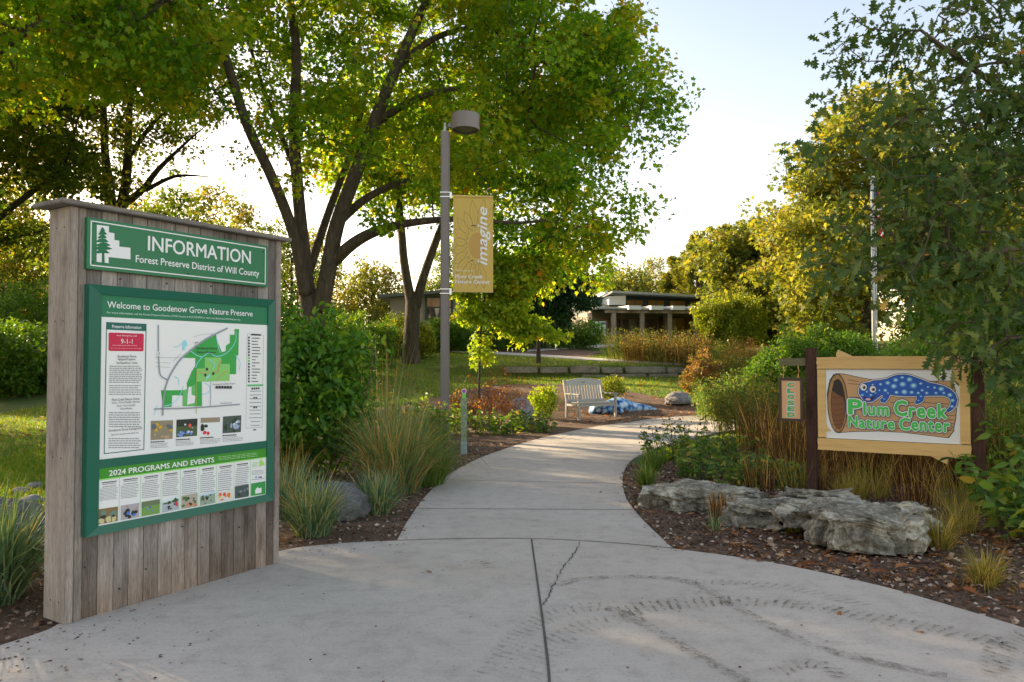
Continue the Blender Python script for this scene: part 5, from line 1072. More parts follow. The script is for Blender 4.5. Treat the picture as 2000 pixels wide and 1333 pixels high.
# near oak at the right
RO = (8.1, 8.6, 0)
L = [[(0, 0, -.3, .30), (0, 0, 1.5, .25), (-.2, -.1, 3.2, .2), (-.3, 0, 5.5, .14), (-.2, 0, 8, .06)], dens([(-.2, -.1, 2.2, .10), (-1.4, -.5, 2.7, .07), (-2.6, -.9, 2.75, .045), (-3.6, -1.2, 2.55, .02)]), dens([(-.2, -.1, 3.0, .09), (-1.5, -.2, 4.0, .06), (-2.8, -.5, 4.6, .035), (-3.7, -.7, 5.1, .015)]),
     dens([(-.1, 0, 1.6, .09), (-1.3, -.8, 1.9, .06), (-2.6, -1.5, 1.9, .035), (-3.5, -1.8, 1.75, .015)]), dens([(-.3, 0, 4.4, .08), (-1.4, .3, 5.8, .05), (-2.4, .3, 6.6, .03)])]
ro = lambda px, py, Y, r: lb(px, py, Y, r, RO)
lobes = [ro(1830, 400, 7.6, (.85, .9, .75)), ro(1960, 330, 7.8, (1.0, 1, .95)), ro(1640, 470, 7.4, (.16, .4, .3)), ro(1790, 450, 7.4, (.22, .6, .40)), ro(1620, 310, 7.6, (.36, .4, .24)), ro(1770, 560, 7.2, (.55, .6, .34)), ro(1930, 560, 7.2, (.8, .7, .6)), ro(1890, 655, 6.9, (.45, .45, .26)), ro(2000, 690, 6.9, (.5, .5, .35)), ro(1900, 190, 8, (.75, .8, .45)), ro(1960, 60, 8, (.9, .8, .5)), ro(1730, 60, 8.0, (.13, .3, .26)), ro(1680, 110, 8.0, (.26, .26, .10)), ro(1650, 185, 8.0, (.16, .26, .13)),
         ro(1650, 540, 7.4, (.26, .4, .3)), ro(1800, 270, 7.8, (.7, .6, .42)), ro(1810, 100, 8.2, (.35, .5, .22)), ro(1885, 705, 6.9, (.26, .3, .17)), ro(1960, 735, 6.9, (.3, .3, .16)), ro(2080, 250, 8, (1.2, 1, 1.4)), ro(2050, -80, 8, (1.4, 1, .7))]
twig = np.array([[D(px, py, 8.0)[i]-RO[i] for i in range(3)] for px, py in [(1735, 30), (1728, 60), (1715, 90), (1742, 120), (1690, 60), (1660, 40), (1750, 85), (1735, 160), (1740, 200), (1770, 60), (1620, 110), (1640, 90), (1610, 205), (1640, 195), (1575, 300), (1590, 280)]])
M_OTW = barkmat('oak_twig', (.05, .038, .026), (.13, .10, .07))
make_tree('near_oak_tree', 'nearby oak with lobed grey-green leaves hanging over the corner of the painted sign', 'tree', RO, L, lobes, 6, 820, 14, .122, 'oak', L_OAKN, M_OTW, .24, .2, extra=np.concatenate([twig, twig+.05]), tip=.005, step=.22, droop=.35, up=.6, flatten=.9, curl=.35)
# golden trees and pines beyond the sign
def simple_tree(name, label, cat, px, base_py, top_py, Y, half_px, seed, lm, n_tw=260, per=80, leaf=.22, spray=.8, group=None, shape='oval', low=.18, trunk=.22, wob=.8, bm=M_BARKD):
    x_ = D(px, 600, Y)[0]; z_ = float(tz(x_, Y)); H = D(px, top_py, Y)[2]-z_; w = half_px/FPX*Y; r_ = np.random.default_rng(seed)
    L = [[(0, 0, -.4, trunk*1.2), (0, 0, H*.15, trunk), (.1*w, 0, H*.45, trunk*.7), (.05*w, .1*w, H*.75, trunk*.3)]]
    for k in range(5):
        a_ = k*1.3+r_.random(); L.append([(.05*w, 0, H*(.2+.1*k), trunk*.4), (.3*w*math.cos(a_), .3*w*math.sin(a_), H*(.32+.1*k), trunk*.25), (.55*w*math.cos(a_), .55*w*math.sin(a_), H*(.4+.1*k), trunk*.1)])
    lob = []
    for k in range(7):
        f = (k+.5)/7; zc = H*(low+(1-low)*f*.93); rr = w*math.sin(math.pi*(.18+.74*f))**.7; a_ = r_.random()*6.28
        lob.append(((wob*rr*.35*math.cos(a_), wob*rr*.35*math.sin(a_), zc), (rr*.85, rr*.85, H*.16)))
    return make_tree(name, label, cat, (x_, Y, z_), L, lob, seed, n_tw, per, leaf, shape, lm, bm, spray, .3, group=group, tip=.014, step=.8)
simple_tree('golden_tree', 'tallest golden-leaved tree with bare crooked limbs showing behind the flagpole', 'tree', 1695, 690, 185, 34, 200, 41, L_GOLD, 520, 90, .20, .7, shape='maple', trunk=.3)
simple_tree('golden_tree', 'rounded golden tree directly beside the right end of the building roof', 'tree', 1480, 650, 405, 44, 130, 42, L_GOLD, 460, 90, .21, .75, low=.02, shape='maple')
simple_tree('golden_tree', 'golden tree standing between the flagpole and the rounded golden tree by the roof', 'tree', 1610, 650, 395, 40, 110, 43, L_GOLD, 380, 90, .21, .75, low=.02, shape='maple')
simple_tree('golden_tree', 'golden tree seen through the leaves of the near oak at the right edge', 'tree', 1920, 650, 260, 38, 170, 44, L_GOLD, 380, 90, .22, .8, low=.02, shape='maple')
simple_tree('golden_tree', 'small olive-gold tree peeping over the left part of the building roof', 'tree', 1225, 600, 520, 60, 85, 45, L_GOLD, 200, 80, .26, .9, low=.1)
def pine(label, px, top_py, Y, half_px, seed):
    x_ = D(px, 600, Y)[0]; z_ = float(tz(x_, Y)); H = D(px, top_py, Y)[2]-z_; w = half_px/FPX*Y; r_ = np.random.default_rng(seed); root = empty('pine_tree', (x_, Y, z_), 0, label, 'tree', 'pines behind the building')
    mb = MB(); mb.tube([(0, 0, -.4), (0, 0, H*.5), (0, 0, H*.98)], [.22, .14, .02], 10)
    Pp, Ax = [], []
    for k in range(26):
        f = (k+.5)/26; zc = H*(.08+.9*f); L_ = w*(1-f)**.8*1.1+.25
        for j in range(6):
            a_ = r_.random()*6.283; l_ = L_*(.6+.5*r_.random()); e = np.array([math.cos(a_)*l_, math.sin(a_)*l_, .22*l_]); mb.tube([(0, 0, zc), tuple(np.array([0, 0, zc])+e*.6+(0, 0, -.05*l_)), tuple(np.array([0, 0, zc])+e)], [.03, .018, .006], 4, caps=False)
            n_ = int(90*l_/L_+50); t = .25+.75*r_.random(n_)**.7; c = np.array([0, 0, zc])+e*t[:, None]+r_.normal(size=(n_, 3))*.13; Pp.append(c); Ax.append(np.tile(unit(e)*.9+np.array([0, 0, .35]), (n_, 1)))
    mb.build('trunk', M_BARKD, root)
    Pp, Ax = np.concatenate(Pp), np.concatenate(Ax); V, F = leaves(Pp, r_, .34, 'lance', .5, Ax, .55, 0, .05); np_mesh('crown', V, F, L_PINE, root, r_.random(len(F)))
pine('taller lit pine rising just behind the right end of the building roof', 1362, 462, 62, 62, 51); pine('shorter pine left of the taller one behind the building roof', 1318, 505, 66, 48, 52); pine('pine with a pointed top behind the rounded golden tree', 1415, 440, 66, 70, 53)
# the far wood: copies of three seedlings of it
def far_copy(root, px, Y, s, rz, label=None, group=None, name=None):
    r_ = root.copy(); col.objects.link(r_); x_ = D(px, 600, Y)[0]; r_.location = (x_, Y, float(tz(x_, Y))); r_.scale = (s, s, s); r_.rotation_euler = (0, 0, rz)
    if label: r_['label'] = label
    if group: r_['group'] = group
    for ch in list(root.children): c = ch.copy(); col.objects.link(c); c.parent = r_
    return r_
FL, FG = 'hazy sunlit tree of the far wood seen below and between the nearer crowns', 'trees of the far wood'
pr1 = simple_tree('woodland_tree', FL, 'tree', 420, 690, 370, 62, 110, 61, L_FAR, 260, 60, .30, 1.0, FG, low=.05)
pr2 = simple_tree('woodland_tree', FL, 'tree', 720, 690, 500, 74, 90, 62, L_FAR, 240, 60, .32, 1.0, FG, low=.05)
pr3 = simple_tree('woodland_tree', FL, 'tree', 560, 690, 420, 70, 100, 63, L_OAKD, 260, 60, .30, 1.0, FG, low=.05)
rf = np.random.default_rng(77)
for k, (px, Y, s) in enumerate([(300, 66, 1), (180, 60, .9), (60, 58, .95), (-40, 55, 1), (340, 78, .85), (480, 80, .9), (640, 82, 1.0), (780, 80, .75), (870, 78, .8), (120, 76, 1), (0, 70, 1.1), (1180, 84, .7), (1270, 88, .7), (1500, 80, .9), (1640, 74, .9), (1800, 60, 1), (1980, 55, 1.1), (2100, 46, 1), (-120, 48, 1), (-200, 40, .9), (330, 48, .85), (440, 52, .8), (225, 45, .8), (1050, 85, .6)]):
    far_copy((pr1, pr2, pr3)[k % 3], px, Y, s, rf.random()*6.28)
# trees beyond the left edge that shade the plaza
for k, (x_, y_, s) in enumerate([(-17, 10, 1.0), (-21, 15.5, 1.1), (-15.5, 5.5, .85), (-27, 12, 1.1), (-20, 21.5, .95)]):
    r_ = pr1.copy(); col.objects.link(r_); r_.location = (x_, y_, float(tz(x_, y_))); r_.scale = (.75*s,)*3; r_.rotation_euler = (0, 0, k*1.1); r_['label'] = 'full green tree beyond the lawn on the left that throws the plaza into shade'; r_['group'] = 'shade trees left of the lawn'
    for ch in list(pr1.children): c = ch.copy(); col.objects.link(c); c.parent = r_
# ================================================================== SHRUBS AND PLANTS
M_STEM = flat((.07, .05, .03), .8); M_GSTEM = flat((.06, .09, .025), .7)
B_GREEN = leafmat('grass_blade', [(0, (.035, .085, .015)), (.6, (.08, .15, .03)), (.9, (.16, .18, .05)), (1, (.30, .22, .09))], .35, .6)
B_BLUE = leafmat('blue_grass_blade', [(0, (.045, .095, .05)), (.55, (.10, .17, .10)), (.82, (.18, .23, .13)), (.92, (.30, .25, .13)), (1, (.36, .26, .14))], .3, .55)
B_PRAIRIE = leafmat('prairie_blade', [(0, (.06, .11, .045)), (.55, (.13, .18, .08)), (.8, (.22, .19, .085)), (.92, (.36, .19, .08)), (1, (.42, .33, .18))], .35, .65)
B_DRY = leafmat('dry_stalk', [(0, (.032, .018, .010)), (.45, (.075, .040, .020)), (.72, (.16, .085, .036)), (.88, (.30, .18, .07)), (1, (.46, .32, .14))], .35, .7)
B_YEL = leafmat('yellow_grass', [(0, (.09, .10, .02)), (.6, (.20, .18, .05)), (1, (.35, .25, .09))], .35, .65)
B_GOLDR = leafmat('goldenrod', [(0, (.028, .055, .012)), (.5, (.06, .085, .018)), (.85, (.115, .115, .026)), (1, (.22, .17, .04))], .35, .7)
def at(px, Y): x_ = D(px, 600, Y)[0]; return (x_, Y, float(tz(x_, Y)))
def gat(px, py): p = G(px, py); return (p[0], p[1], float(tz(p[0], p[1])))
make_shrub('leafy_shrub', 'large leafy green shrub with pink-tinged shoot tips right beside the information board', 'shrub', (-2.75, 9.6, 0), [((-.55, .1, 1.1), (.75, .7, .85)), ((.15, 0, .95), (.65, .6, .75)), ((-.3, .2, 1.85), (.55, .5, .42)), ((.55, -.1, 1.35), (.38, .4, .5)), ((-1.1, .2, 1.2), (.6, .6, .9)), ((.8, -.1, 1.55), (.15, .2, .25)), ((.2, 0, 1.75), (.3, .3, .3)), ((.72, -.2, .75), (.22, .2, .3)), ((-.1, -.45, 1.6), (.25, .25, .3)), ((.45, -.4, 1.0), (.3, .25, .35)), ((.35, 0, 2.0), (.12, .12, .2)), ((-.15, 0, 2.25), (.15, .15, .2)), ((.95, -.15, 1.62), (.1, .1, .14))], 101, 330, 48, .088, 'oval', L_SHRUB, M_STEM, .24, .55, up=.5, droop=.5, stems=9, curl=.5)
def plant(name, label, loc, seed, nst, h, r0, leaf, mat, smat=None, per=16, shape='oval', lean=.25, start=.15, group=None, cat='plant', droop=.4, top=0, topmat=None, toph=.1):
    "upright stems with leaves along them; seed heads at the tips if top"
    rng = np.random.default_rng(seed); root = empty(name, loc, 0, label, cat, group); mb = MB(); P, AX, TP = [], [], []
    for k in range(nst):
        a_, r_ = rng.random()*6.28, r0*math.sqrt(rng.random()); b = np.array([r_*math.cos(a_), r_*math.sin(a_), -.02]); hh = h*(.6+.5*rng.random()); d = np.array([math.cos(a_), math.sin(a_), 0])*lean*hh*(.3+rng.random())+rng.normal(size=3)*.04*hh; d[2] = 0
        pts = [b, b+d*.3+(0, 0, hh*.5), b+d+(0, 0, hh)]; mb.tube(pts, [.006+.002*h, .005, .002], 4, caps=False)
        t = start+(1-start)*rng.random(per); c = b+d*(t**1.5)[:, None]+np.array([0, 0, 1.])*(hh*t)[:, None]; P.append(c)
        az = rng.random(per)*6.28; AX.append(np.stack([np.cos(az), np.sin(az), np.full(per, .25)], 1)); TP.append(b+d+np.array([0, 0, hh]))
    mb.build('stem', smat or M_GSTEM, root)
    P, AX = np.concatenate(P), np.concatenate(AX); V, F = leaves(P, rng, leaf, shape, .8, AX*1.2, .35, droop, .35); np_mesh('foliage', V, F, mat, root, rng.random(len(F)))
    if top:
        TP = np.repeat(np.array(TP), top, 0); TP = TP+rng.normal(size=TP.shape)*np.array([toph*.35, toph*.35, toph]); V, F = leaves(TP, rng, leaf*.55 if topmat is not L_SEED else .035, 'quad', .2, None, 1, 0, .2); np_mesh('seed_sprays', V, F, topmat, root, rng.random(len(F)))
    return root
L_SEED = leafmat('dark_seed_head', [(0, (.018, .010, .008)), (1, (.07, .035, .022))], .1)
L_PLANT = leafmat('perennial_leaf', [(0, (.03, .08, .016)), (.6, (.075, .15, .022)), (.92, (.16, .20, .03)), (1, (.32, .20, .05))], .38, .5, .35)
# left bed
tuft('prairie_grass_tuft', 'tall arching prairie grass with reddish blades spilling over the edge of the path', 'grass clump', gat(772, 965), 201, 1100, 1.15, .26, 1.5, .009, B_PRAIRIE, droop=1.25)
tuft('prairie_grass_tuft', 'thin tall grass with feathery seed stalks standing behind the arching prairie grass', 'grass clump', gat(745, 920), 202, 110, 1.9, .30, .45, .008, B_PRAIRIE, droop=.8)
tuft('prairie_grass_tuft', 'green sedge clump with a browning base, half over the path below the lamp post', 'grass clump', gat(830, 950), 203, 700, .85, .22, 1.6, .008, B_GREEN, droop=1.5)
gb = 'blue-green grass tufts along the plaza edge'
tuft('blue_grass_tuft', 'broad blue-green grass tuft at the foot of the information board', 'grass clump', gat(612, 1050), 204, 520, 0.58, 0.13, 1.67, .011, B_BLUE, gb, droop=1.2)
tuft('blue_grass_tuft', 'blue-green grass tuft closest to the path in front of the dark boulder', 'grass clump', gat(735, 1008), 205, 420, 0.50, 0.12, 1.74, .011, B_BLUE, gb, droop=1.2)
tuft('blue_grass_tuft', 'blue-green grass tuft with tall yellow stems close by the right post of the board', 'grass clump', gat(565, 1015), 206, 340, 0.62, 0.12, 1.45, .010, B_BLUE, gb, droop=1.2)
tuft('blue_grass_tuft', 'big blue-green grass tuft in the mulch left of the information board', 'grass clump', (-3.28, 4.72, 0), 207, 620, 0.78, 0.13, 1.59, .012, B_BLUE, gb, droop=1.15)
tuft('blue_grass_tuft', 'blue-green grass tuft cut by the left frame edge beside the gravel', 'grass clump', (-3.85, 5.2, 0), 208, 420, 0.69, 0.13, 1.59, .012, B_BLUE, gb, droop=1.15)
tuft('yellow_grass_tuft', 'loose yellowing grass leaning out between the board and the leafy shrub', 'grass clump', gat(560, 960), 209, 90, .8, .2, 1.3, .009, B_YEL, droop=1.4)
for k, (px, py, h, nst, lab) in enumerate([(838, 870, .75, 46, 'bushy green perennial between the prairie grass and the lamp post foot'), (800, 850, .9, 46, 'taller green perennial just behind the arching prairie grass'), (880, 848, .6, 30, 'low green perennial at the foot of the lamp post'), (970, 850, .55, 30, 'low green plant on the mulch just right of the marker post'), (1040, 845, .5, 26, 'small bright green plant in front of the upright boulder'), (640, 930, .6, 26, 'heart-leaved green plant in the shade under the leafy shrub')]):
    plant('perennial', lab, gat(px, py), 220+k, nst, h, .42, .09, L_PLANT, None, 20, group='green perennials in the left bed')
M_REDST = flat((.12, .05, .035), .7)
make_shrub('twiggy_shrub', 'thin reddish twiggy shrub with few leaves behind the marker post', 'shrub', at(960, 16.5), [((0, 0, .75), (.75, .5, .65)), ((.3, 0, .5), (.5, .4, .4))], 231, 160, 9, .05, 'oval', L_RED, M_REDST, .12, .1, stems=14, sr=.010, step=.15)
make_shrub('yellow_shrub', 'small yellow-lit shrub growing behind the upright boulder', 'shrub', at(1060, 18.6), [((0, 0, .45), (.36, .3, .36)), ((.22, 0, .6), (.22, .22, .22))], 232, 80, 20, .07, 'oval', L_YOUNG, M_STEM, .14, .3)
make_shrub('yellow_shrub', 'low russet and yellow bush between the lamp post and the twiggy shrub', 'shrub', at(905, 17.5), [((0, 0, .4), (.6, .4, .35))], 233, 90, 22, .06, 'oval', L_ORANGE, M_STEM, .14, .2)
make_shrub('green_shrub', 'small green shrub standing just behind the bench back', 'shrub', at(1195, 21.5), [((0, 0, .35), (.4, .3, .4))], 234, 80, 26, .06, 'oval', L_BRIGHT, M_STEM, .13, .3)
# beds along the building
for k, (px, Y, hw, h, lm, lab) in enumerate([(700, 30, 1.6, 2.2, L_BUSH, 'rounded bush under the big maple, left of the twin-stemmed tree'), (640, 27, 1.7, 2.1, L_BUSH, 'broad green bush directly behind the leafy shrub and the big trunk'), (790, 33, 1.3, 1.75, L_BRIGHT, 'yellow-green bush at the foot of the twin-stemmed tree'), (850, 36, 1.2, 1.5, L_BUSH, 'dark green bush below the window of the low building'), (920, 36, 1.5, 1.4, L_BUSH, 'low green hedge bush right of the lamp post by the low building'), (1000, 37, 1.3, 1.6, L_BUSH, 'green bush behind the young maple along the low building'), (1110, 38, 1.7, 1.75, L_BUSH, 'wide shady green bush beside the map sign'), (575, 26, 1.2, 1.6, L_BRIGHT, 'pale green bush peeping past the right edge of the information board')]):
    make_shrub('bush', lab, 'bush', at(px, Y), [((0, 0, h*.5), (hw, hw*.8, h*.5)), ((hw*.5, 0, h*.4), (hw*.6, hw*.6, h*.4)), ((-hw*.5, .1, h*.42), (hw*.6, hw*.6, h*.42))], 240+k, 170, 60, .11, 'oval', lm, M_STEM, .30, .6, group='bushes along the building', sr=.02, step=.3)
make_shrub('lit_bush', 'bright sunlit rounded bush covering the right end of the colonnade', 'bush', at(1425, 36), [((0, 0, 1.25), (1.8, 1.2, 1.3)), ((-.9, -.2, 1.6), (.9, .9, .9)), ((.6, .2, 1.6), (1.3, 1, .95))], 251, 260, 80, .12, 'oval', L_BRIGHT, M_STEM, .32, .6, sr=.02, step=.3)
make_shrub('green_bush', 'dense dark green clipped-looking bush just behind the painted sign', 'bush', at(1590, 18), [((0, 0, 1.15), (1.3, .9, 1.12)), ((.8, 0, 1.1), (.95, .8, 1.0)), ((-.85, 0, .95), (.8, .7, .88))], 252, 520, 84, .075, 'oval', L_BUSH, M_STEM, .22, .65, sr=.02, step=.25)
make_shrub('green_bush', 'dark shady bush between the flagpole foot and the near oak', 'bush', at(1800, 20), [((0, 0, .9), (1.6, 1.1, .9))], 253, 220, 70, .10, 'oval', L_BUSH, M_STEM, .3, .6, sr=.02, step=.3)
make_shrub('green_bush', 'tall green bush below the golden tree at the right, behind the near oak', 'bush', at(1880, 31), [((0, 0, 1.5), (2.4, 1.2, 1.5)), ((-1.5, 0, 1.2), (1.3, 1, 1.2)), ((1.6, 0, 1.3), (1.4, 1, 1.3))], 256, 300, 70, .13, 'oval', L_BUSH, M_STEM, .36, .5, sr=.02, step=.35)
make_shrub('russet_shrub', 'rust-brown twiggy shrub beside the bright bush', 'shrub', at(1455, 27), [((0, 0, .75), (1.0, .7, .7)), ((.5, 0, .6), (.7, .5, .5))], 254, 260, 40, .05, 'lance', L_RED, M_REDST, .2, .3, stems=12)
make_shrub('orange_shrub', 'orange-tipped upright shrub at the right end of the stone wall', 'shrub', at(1368, 22), [((0, 0, .9), (.45, .4, .55)), ((-.4, 0, .55), (.3, .3, .4)), ((.4, 0, .75), (.35, .3, .45)), ((0, 0, .45), (.6, .4, .4))], 255, 170, 28, .065, 'oval', L_ORANGE, M_REDST, .13, .2, stems=12)
# tall prairie growth
def prairie(label, px, Y, hw, h, seed, n, mat, group, w=.014, cat='prairie plants', head=None):
    rng = np.random.default_rng(seed); root = empty('prairie_clump', at(px, Y), 0, label, cat, group)
    V, F, t, C = blades(rng, n, h, hw, .6, w, droop=.9, hj=.6); np_mesh('stalks', V, F, mat, root, t)
    T = C[:, -2:].reshape(-1, 3); T = np.repeat(T, 5, 0)+rng.normal(size=(len(T)*5, 3))*np.array([.06, .06, .09]); V, F = leaves(T, rng, .055, 'oval', .4, None, 1, .1, .3); np_mesh('foliage', V, F, head or mat, root, rng.random(len(F)))
    c = C[:, 1:4].reshape(-1, 3); c = c[rng.random(len(c)) < .7]; V, F = leaves(c, rng, .10, 'lance', .5, None, 1, -.1, .3); np_mesh('foliage', V, F, mat, root, rng.random(len(F))*.7); return root
gp = 'tall prairie growth before the building'
for k, (px, Y, mt, lab) in enumerate([(1225, 31, B_GOLDR, 'tall golden prairie clump next to the map sign and path'), (1262, 30.5, B_DRY, 'brown seeded prairie clump before the second porch column'), (1300, 30, B_GOLDR, 'golden prairie clump before the middle of the porch'), (1338, 29.5, B_DRY, 'dark brown prairie clump before the right porch columns'), (1380, 29, B_GOLDR, 'golden prairie clump left of the russet shrub'), (1425, 27.5, B_GOLDR, 'green-gold prairie clump in front of the russet shrub'), (1490, 25, B_GOLDR, 'loose golden prairie clump right of the russet shrub')]):
    prairie(lab, px, Y, 1.0, (1.15, 1.0, 1.2, 1.05, 1.1, 1.1, 1.1)[k], 261+k, 260, mt, gp, head=B_GOLDR if mt is B_GOLDR else B_DRY)
gs = 'tall weeds beside the painted sign'
for k, (px, Y, h, hw, mt, lab) in enumerate([(1440, 15.5, .95, .5, B_GOLDR, 'leaning green-gold weeds at the bend of the path'), (1500, 14, 1.1, .5, B_GOLDR, 'tall golden weeds just left of the CLOSED sign'), (1470, 19, 1.0, .7, B_GREEN, 'green weeds behind the leaning weeds'), (1545, 12.5, 1.1, .5, B_GOLDR, 'golden weeds directly behind the CLOSED sign'), (1960, 10.5, 1.7, .7, B_GOLDR, 'yellow-green weeds right of the painted sign'), (1990, 8.6, 1.3, .5, B_GREEN, 'green weeds at the right edge beside the sign post'), (1400, 18.5, .9, .5, B_GREEN, 'short green weeds on the mulch under the orange shrub'), (1900, 12, 1.5, .8, B_GREEN, 'green weeds seen under the hanging oak leaves')]):
    prairie(lab, px, Y, hw, h, 281+k, 240, mt, gs, .011)
# dry stalks behind and below the sign
gd = 'dry brown stalks below the painted sign'
for k, (px, py, h, n_, lab) in enumerate([(1490, 915, 1.05, 230, 'dense dry brown stalks left of the left sign post'), (1545, 930, 1.0, 230, 'dry brown stalks under the hanging CLOSED sign'), (1640, 935, .85, 260, 'dry russet stalks just right of the left sign post'), (1700, 940, .8, 260, 'dry stalks with orange tips below the left half of the painted board'), (1765, 945, .8, 260, 'dry stalks below the middle of the painted board'), (1830, 950, .85, 260, 'dry stalks with pale straw below the right half of the painted board'), (1890, 955, .9, 240, 'dry brown stalks at the foot of the right sign post'), (1955, 965, .9, 220, 'dry brown stalks at the right edge behind the broad-leaved plant'), (1600, 905, .95, 240, 'dry dark stalks behind the left sign post'), (1740, 905, .95, 260, 'dark dry stalks farther back under the board'), (1850, 905, .95, 260, 'dark dry stalks farther back by the right sign post')]):
    p = gat(px, py); tuft('dry_stalks', lab, 'dry stalks', (p[0], p[1], 0), 301+k, n_+60, h, .36, .85, .009, B_DRY, gd, droop=1.0, hj=.7)
for k, (px, py, lab) in enumerate([(1560, 962, 'straw-coloured grass leaning out before the left sign post'), (1625, 965, 'straw-coloured grass just behind the long limestone slab'), (1700, 972, 'straw-coloured grass below the middle of the painted board'), (1790, 985, 'straw-coloured grass behind the right end of the limestone rocks'), (1870, 1000, 'straw-coloured grass beside the broad-leaved plant'), (1480, 960, 'straw-coloured grass above the gap between the two long rocks')]):
    tuft('straw_grass_tuft', lab, 'grass clump', gat(px, py), 361+k, 150, .55, .22, 1.15, .007, B_DRY if k % 2 else B_YEL, 'straw grass between the rocks and the painted sign', droop=1.2, hj=.6)
plant('perennial', 'small green plant growing in front of the long limestone slab', gat(1545, 1040), 367, 16, .25, .16, .07, L_PLANT, None, 10)
# green and dark plants at the path bend
gk = 'plants at the inside of the path bend'
for k, (px, py, h, nst, mt, tp, lab) in enumerate([(1300, 905, .55, 22, L_PLANT, 6, 'plant with dark dried seed heads closest to the path bend'), (1345, 900, .6, 20, L_PLANT, 6, 'plant with dark dried seed heads behind the first one at the bend'), (1400, 915, .5, 26, L_PLANT, 0, 'leafy green plant in the middle of the path bend'), (1450, 925, .55, 28, L_PLANT, 3, 'green plant with some seed heads beside the dry stalks'), (1370, 935, .4, 26, L_PLANT, 0, 'low green plant just behind the first limestone rock'), (1440, 955, .45, 26, L_PLANT, 0, 'low green plant behind the middle of the limestone rocks'), (1520, 955, .4, 26, L_PLANT, 0, 'low leafy plant touching the left sign post')]):
    plant('perennial', lab, gat(px, py), 321+k, nst, h, .28, .075, mt, None, 14, group=gk, top=tp, topmat=L_SEED, toph=.07)
tuft('green_tuft', 'small bright green grass tuft at the left end of the limestone rocks', 'grass clump', gat(1262, 955), 331, 240, 0.34, 0.06, 1.45, .007, B_GREEN, droop=1.0)
tuft('green_tuft', 'fresh green grass at the edge of the path bend', 'grass clump', gat(1275, 922), 332, 260, 0.38, 0.10, 1.16, .007, B_GREEN, droop=1.0)
tuft('sedge_tuft', 'fine green-yellow grass tuft behind the limestone slab under the sign', 'grass clump', gat(1660, 978), 333, 260, 0.36, 0.18, 1.30, .006, B_YEL, droop=1.2)
tuft('sedge_tuft', 'arching yellow-green grass at the right end of the tall limestone rock', 'grass clump', gat(1835, 1075), 334, 240, 0.38, 0.08, 1.89, .006, B_YEL, droop=1.4)
tuft('sedge_tuft', 'loose yellow grass tuft in the mulch near the right edge', 'grass clump', gat(1925, 1150), 335, 240, 0.31, 0.07, 2.03, .006, B_YEL, droop=1.4)
tuft('sedge_tuft', 'fine pale grass tuft right of the limestone rocks under the broad-leaved plant', 'grass clump', gat(1880, 1045), 336, 220, 0.38, 0.10, 1.89, .006, B_YEL, droop=1.4)
tuft('brown_tuft', 'dead brown twiggy tuft between the first two limestone rocks', 'grass clump', gat(1408, 1018), 337, 150, .28, .10, .8, .006, B_DRY, droop=.8)
tuft('blue_grass_tuft', 'few thin blue-green blades in the leaf litter beside the dead brown tuft', 'grass clump', gat(1395, 1040), 338, 34, 0.25, 0.05, 1.74, .007, B_BLUE, droop=1.3)
plant('broad_leaf_plant', 'broad-leaved green plant at the right edge in front of the sign post', (4.62, 6.75, 0), 341, 26, .75, .35, .125, L_PLANT, None, 16, lean=.45, droop=.5)
plant('broad_leaf_plant', 'lower broad-leaved plant at the right edge beside the limestone rock', (4.45, 6.2, 0), 342, 24, .42, .3, .12, L_PLANT, None, 14, lean=.5, droop=.5)
plant('broad_leaf_plant', 'tall broad-leaved plant with yellowing tops right of the right sign post', (5.2, 7.4, 0), 343, 20, 1.1, .35, .12, L_PLANT, None, 16, lean=.3, droop=.5)
# undergrowth at the back of the left lawn
for k, (px, Y, hw, h, lab) in enumerate([(20, 27, 2.2, 2.6, 'dark leafy undergrowth bush at the far left end of the lawn'), (-80, 25, 2.2, 2.8, 'dark undergrowth bush at the left frame edge'), (95, 29, 2.0, 2.4, 'dark undergrowth bush just left of the information board'), (180, 31, 2.2, 2.3, 'undergrowth bush hidden mostly by the board'), (40, 36, 2.8, 4.6, 'tall dark thicket behind the far left lawn')]):
    make_shrub('thicket_bush', lab, 'bush', at(px, Y), [((0, 0, h*.5), (hw, hw*.7, h*.52)), ((hw*.5, .2, h*.4), (hw*.7, hw*.6, h*.42))], 351+k, 170, 70, .15, 'oval', L_BUSH, M_STEM, .4, .5, group='undergrowth behind the left lawn', sr=.025, step=.4)

# ================================================================== GROUND COVER
rg = np.random.default_rng(99)
def scatter(poly, n_):
    P = np.array([p[:2] for p in poly]); lo, hi = P.min(0), P.max(0); q_ = lo+(hi-lo)*rg.random((n_, 2)); return q_[inside(P, q_[:, 0], q_[:, 1])]
PTH = np.concatenate([LE[:, :2], RE[::-1, :2]])
def off_conc(q_): return q_[~(inside(PLAZA, q_[:, 0], q_[:, 1]) | inside(PTH, q_[:, 0], q_[:, 1]))]
def lay(name, q_, size, shape, mat, kind='stuff', lift=.02, tilt=.35, sj=.5, curl=.3):
    n_ = len(q_); z_ = tz(q_[:, 0], q_[:, 1])+lift*(.4+rg.random(n_)); P = np.column_stack([q_, z_]); az = rg.random(n_)*6.283; ax = np.stack([np.cos(az), np.sin(az), rg.normal(size=n_)*tilt*.5], 1)
    V, F = leaves(P, rg, size, shape, 1.0/tilt, ax*4, .2, 0, curl, sj); return tag(np_mesh(name, V, F, mat, None, rg.random(n_)), kind=kind)
L_CHIP = leafmat('wood_chip', [(0, (.035, .022, .015)), (.4, (.11, .062, .038)), (.75, (.20, .125, .08)), (1, (.40, .33, .26))], .0, .9, .1)
L_FALL = leafmat('fallen_leaf', [(0, (.10, .035, .014)), (.5, (.22, .085, .028)), (.85, (.34, .16, .06)), (1, (.45, .34, .22))], .15, .7, .2)
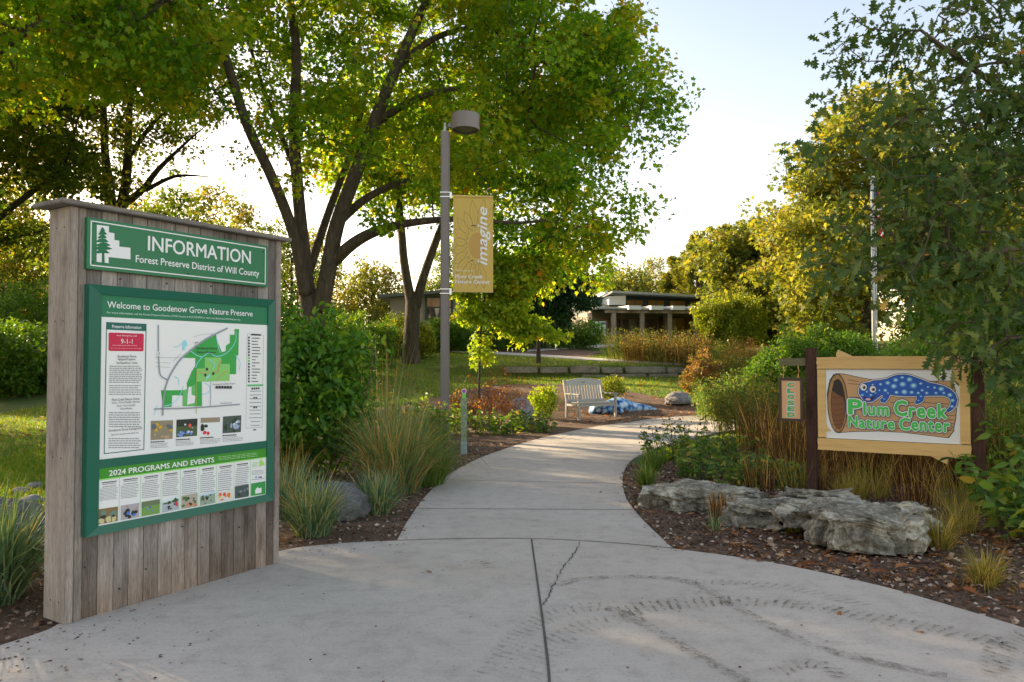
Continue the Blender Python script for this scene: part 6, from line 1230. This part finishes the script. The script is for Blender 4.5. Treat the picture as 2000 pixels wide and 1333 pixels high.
qa = off_conc(np.concatenate([scatter(BEDL, 110000), scatter(BEDR, 110000)])); near = qa[qa[:, 1] < 14]
lay('mulch_chips', near, .034, 'quad', L_CHIP, lift=.030, tilt=.55, sj=.7)
ql = off_conc(np.concatenate([scatter(BEDL, 700), scatter(BEDR, 1100), scatter([(1.6, 5.2), (3.2, 4.6), (4.5, 4.2), (4.4, 6.6), (2.0, 7.4)], 900), scatter([(1.5, 17.4), (6, 19.6), (6, 21.5), (1.5, 20)], 700)]))
lay('fallen_leaves', ql, .095, 'oak', L_FALL, lift=.03, tilt=.5, curl=.6)
# crumbs of mulch and grit blown on to the concrete
qc = np.concatenate([np.array([p])+rg.normal(size=(26, 2))*np.array([.22, .22]) for p in list(PLAZA[3:34:2])]+[p[:2]+rg.normal(size=(9, 2))*.10 for p in list(LE[:70])+list(RE[:70])]+[np.array([-2.2, 3.6])+rg.normal(size=(160, 2))*np.array([.45, .35])]+[scatter([(-3, 3), (3, 3), (3, 6), (-1, 6)], 150)])
qc = qc[(inside(PLAZA, qc[:, 0], qc[:, 1]) | inside(PTH, qc[:, 0], qc[:, 1])) & (qc[:, 1] < 13)]
o = lay('mulch_crumbs', qc, .016, 'quad', L_CHIP, lift=.002, tilt=.2, sj=.7, curl=.1); o.location.z = CZ+.002
ob = lay('fallen_leaves', np.array([[1.22, 4.92], [1.98, 4.52], [-.62, 5.35], [1.05, 8.6], [1.28, 7.35], [2.28, 4.15]]), .07, 'oak', L_FALL, lift=.004, tilt=.3, curl=.5); ob.location.z = CZ+.004
# turf blades on the lawns that can be seen
def lawn(q_, h, w):
    bad = inside(np.array(BEDL)[:, :2], q_[:, 0], q_[:, 1]) | inside(np.array(BEDR)[:, :2], q_[:, 0], q_[:, 1]) | inside(np.array(BEDB)[:, :2], q_[:, 0], q_[:, 1]); q_ = off_conc(q_[~bad])
    n_ = len(q_); z_ = tz(q_[:, 0], q_[:, 1]); az = rg.random(n_)*6.283; wv = np.stack([np.cos(az), np.sin(az), 0*az], 1)*w; up = np.column_stack([rg.normal(size=(n_, 2))*h*.45, h*(.5+.8*rg.random(n_))]); B = np.column_stack([q_, z_-.01])
    V = np.stack([B-wv, B+wv, B+up], 1).reshape(-1, 3); return V
qs = np.concatenate([scatter([(-14, 8), (-3.2, 8), (-3, 14), (-2, 15), (10, 20), (12, 36), (-14, 36)], 210000), scatter([(-7, 7.6), (-3.0, 7.6), (-3.6, 14), (-9, 16)], 60000), scatter([tuple(G(*p)[:2]) for p in [(1250, 905), (1290, 880), (1500, 835), (1700, 830), (1600, 880), (1330, 935)]], 40000)])
V = lawn(qs, .075, .011)
B_TURF = leafmat('turf_blade', [(0, (.05, .11, .012)), (.6, (.10, .175, .018)), (.92, (.18, .20, .03)), (1, (.30, .21, .07))], .4, .6)
tag(np_mesh('lawn_grass', V, np.arange(len(V)).reshape(-1, 3), B_TURF, None, rg.random(len(V)//3)), kind='stuff')
ql = scatter([(-12, 12), (-3, 16), (8, 22), (8, 28), (-12, 28)], 900); lay('fallen_leaves', off_conc(ql), .10, 'maple', L_FALL, lift=.07, tilt=.6)
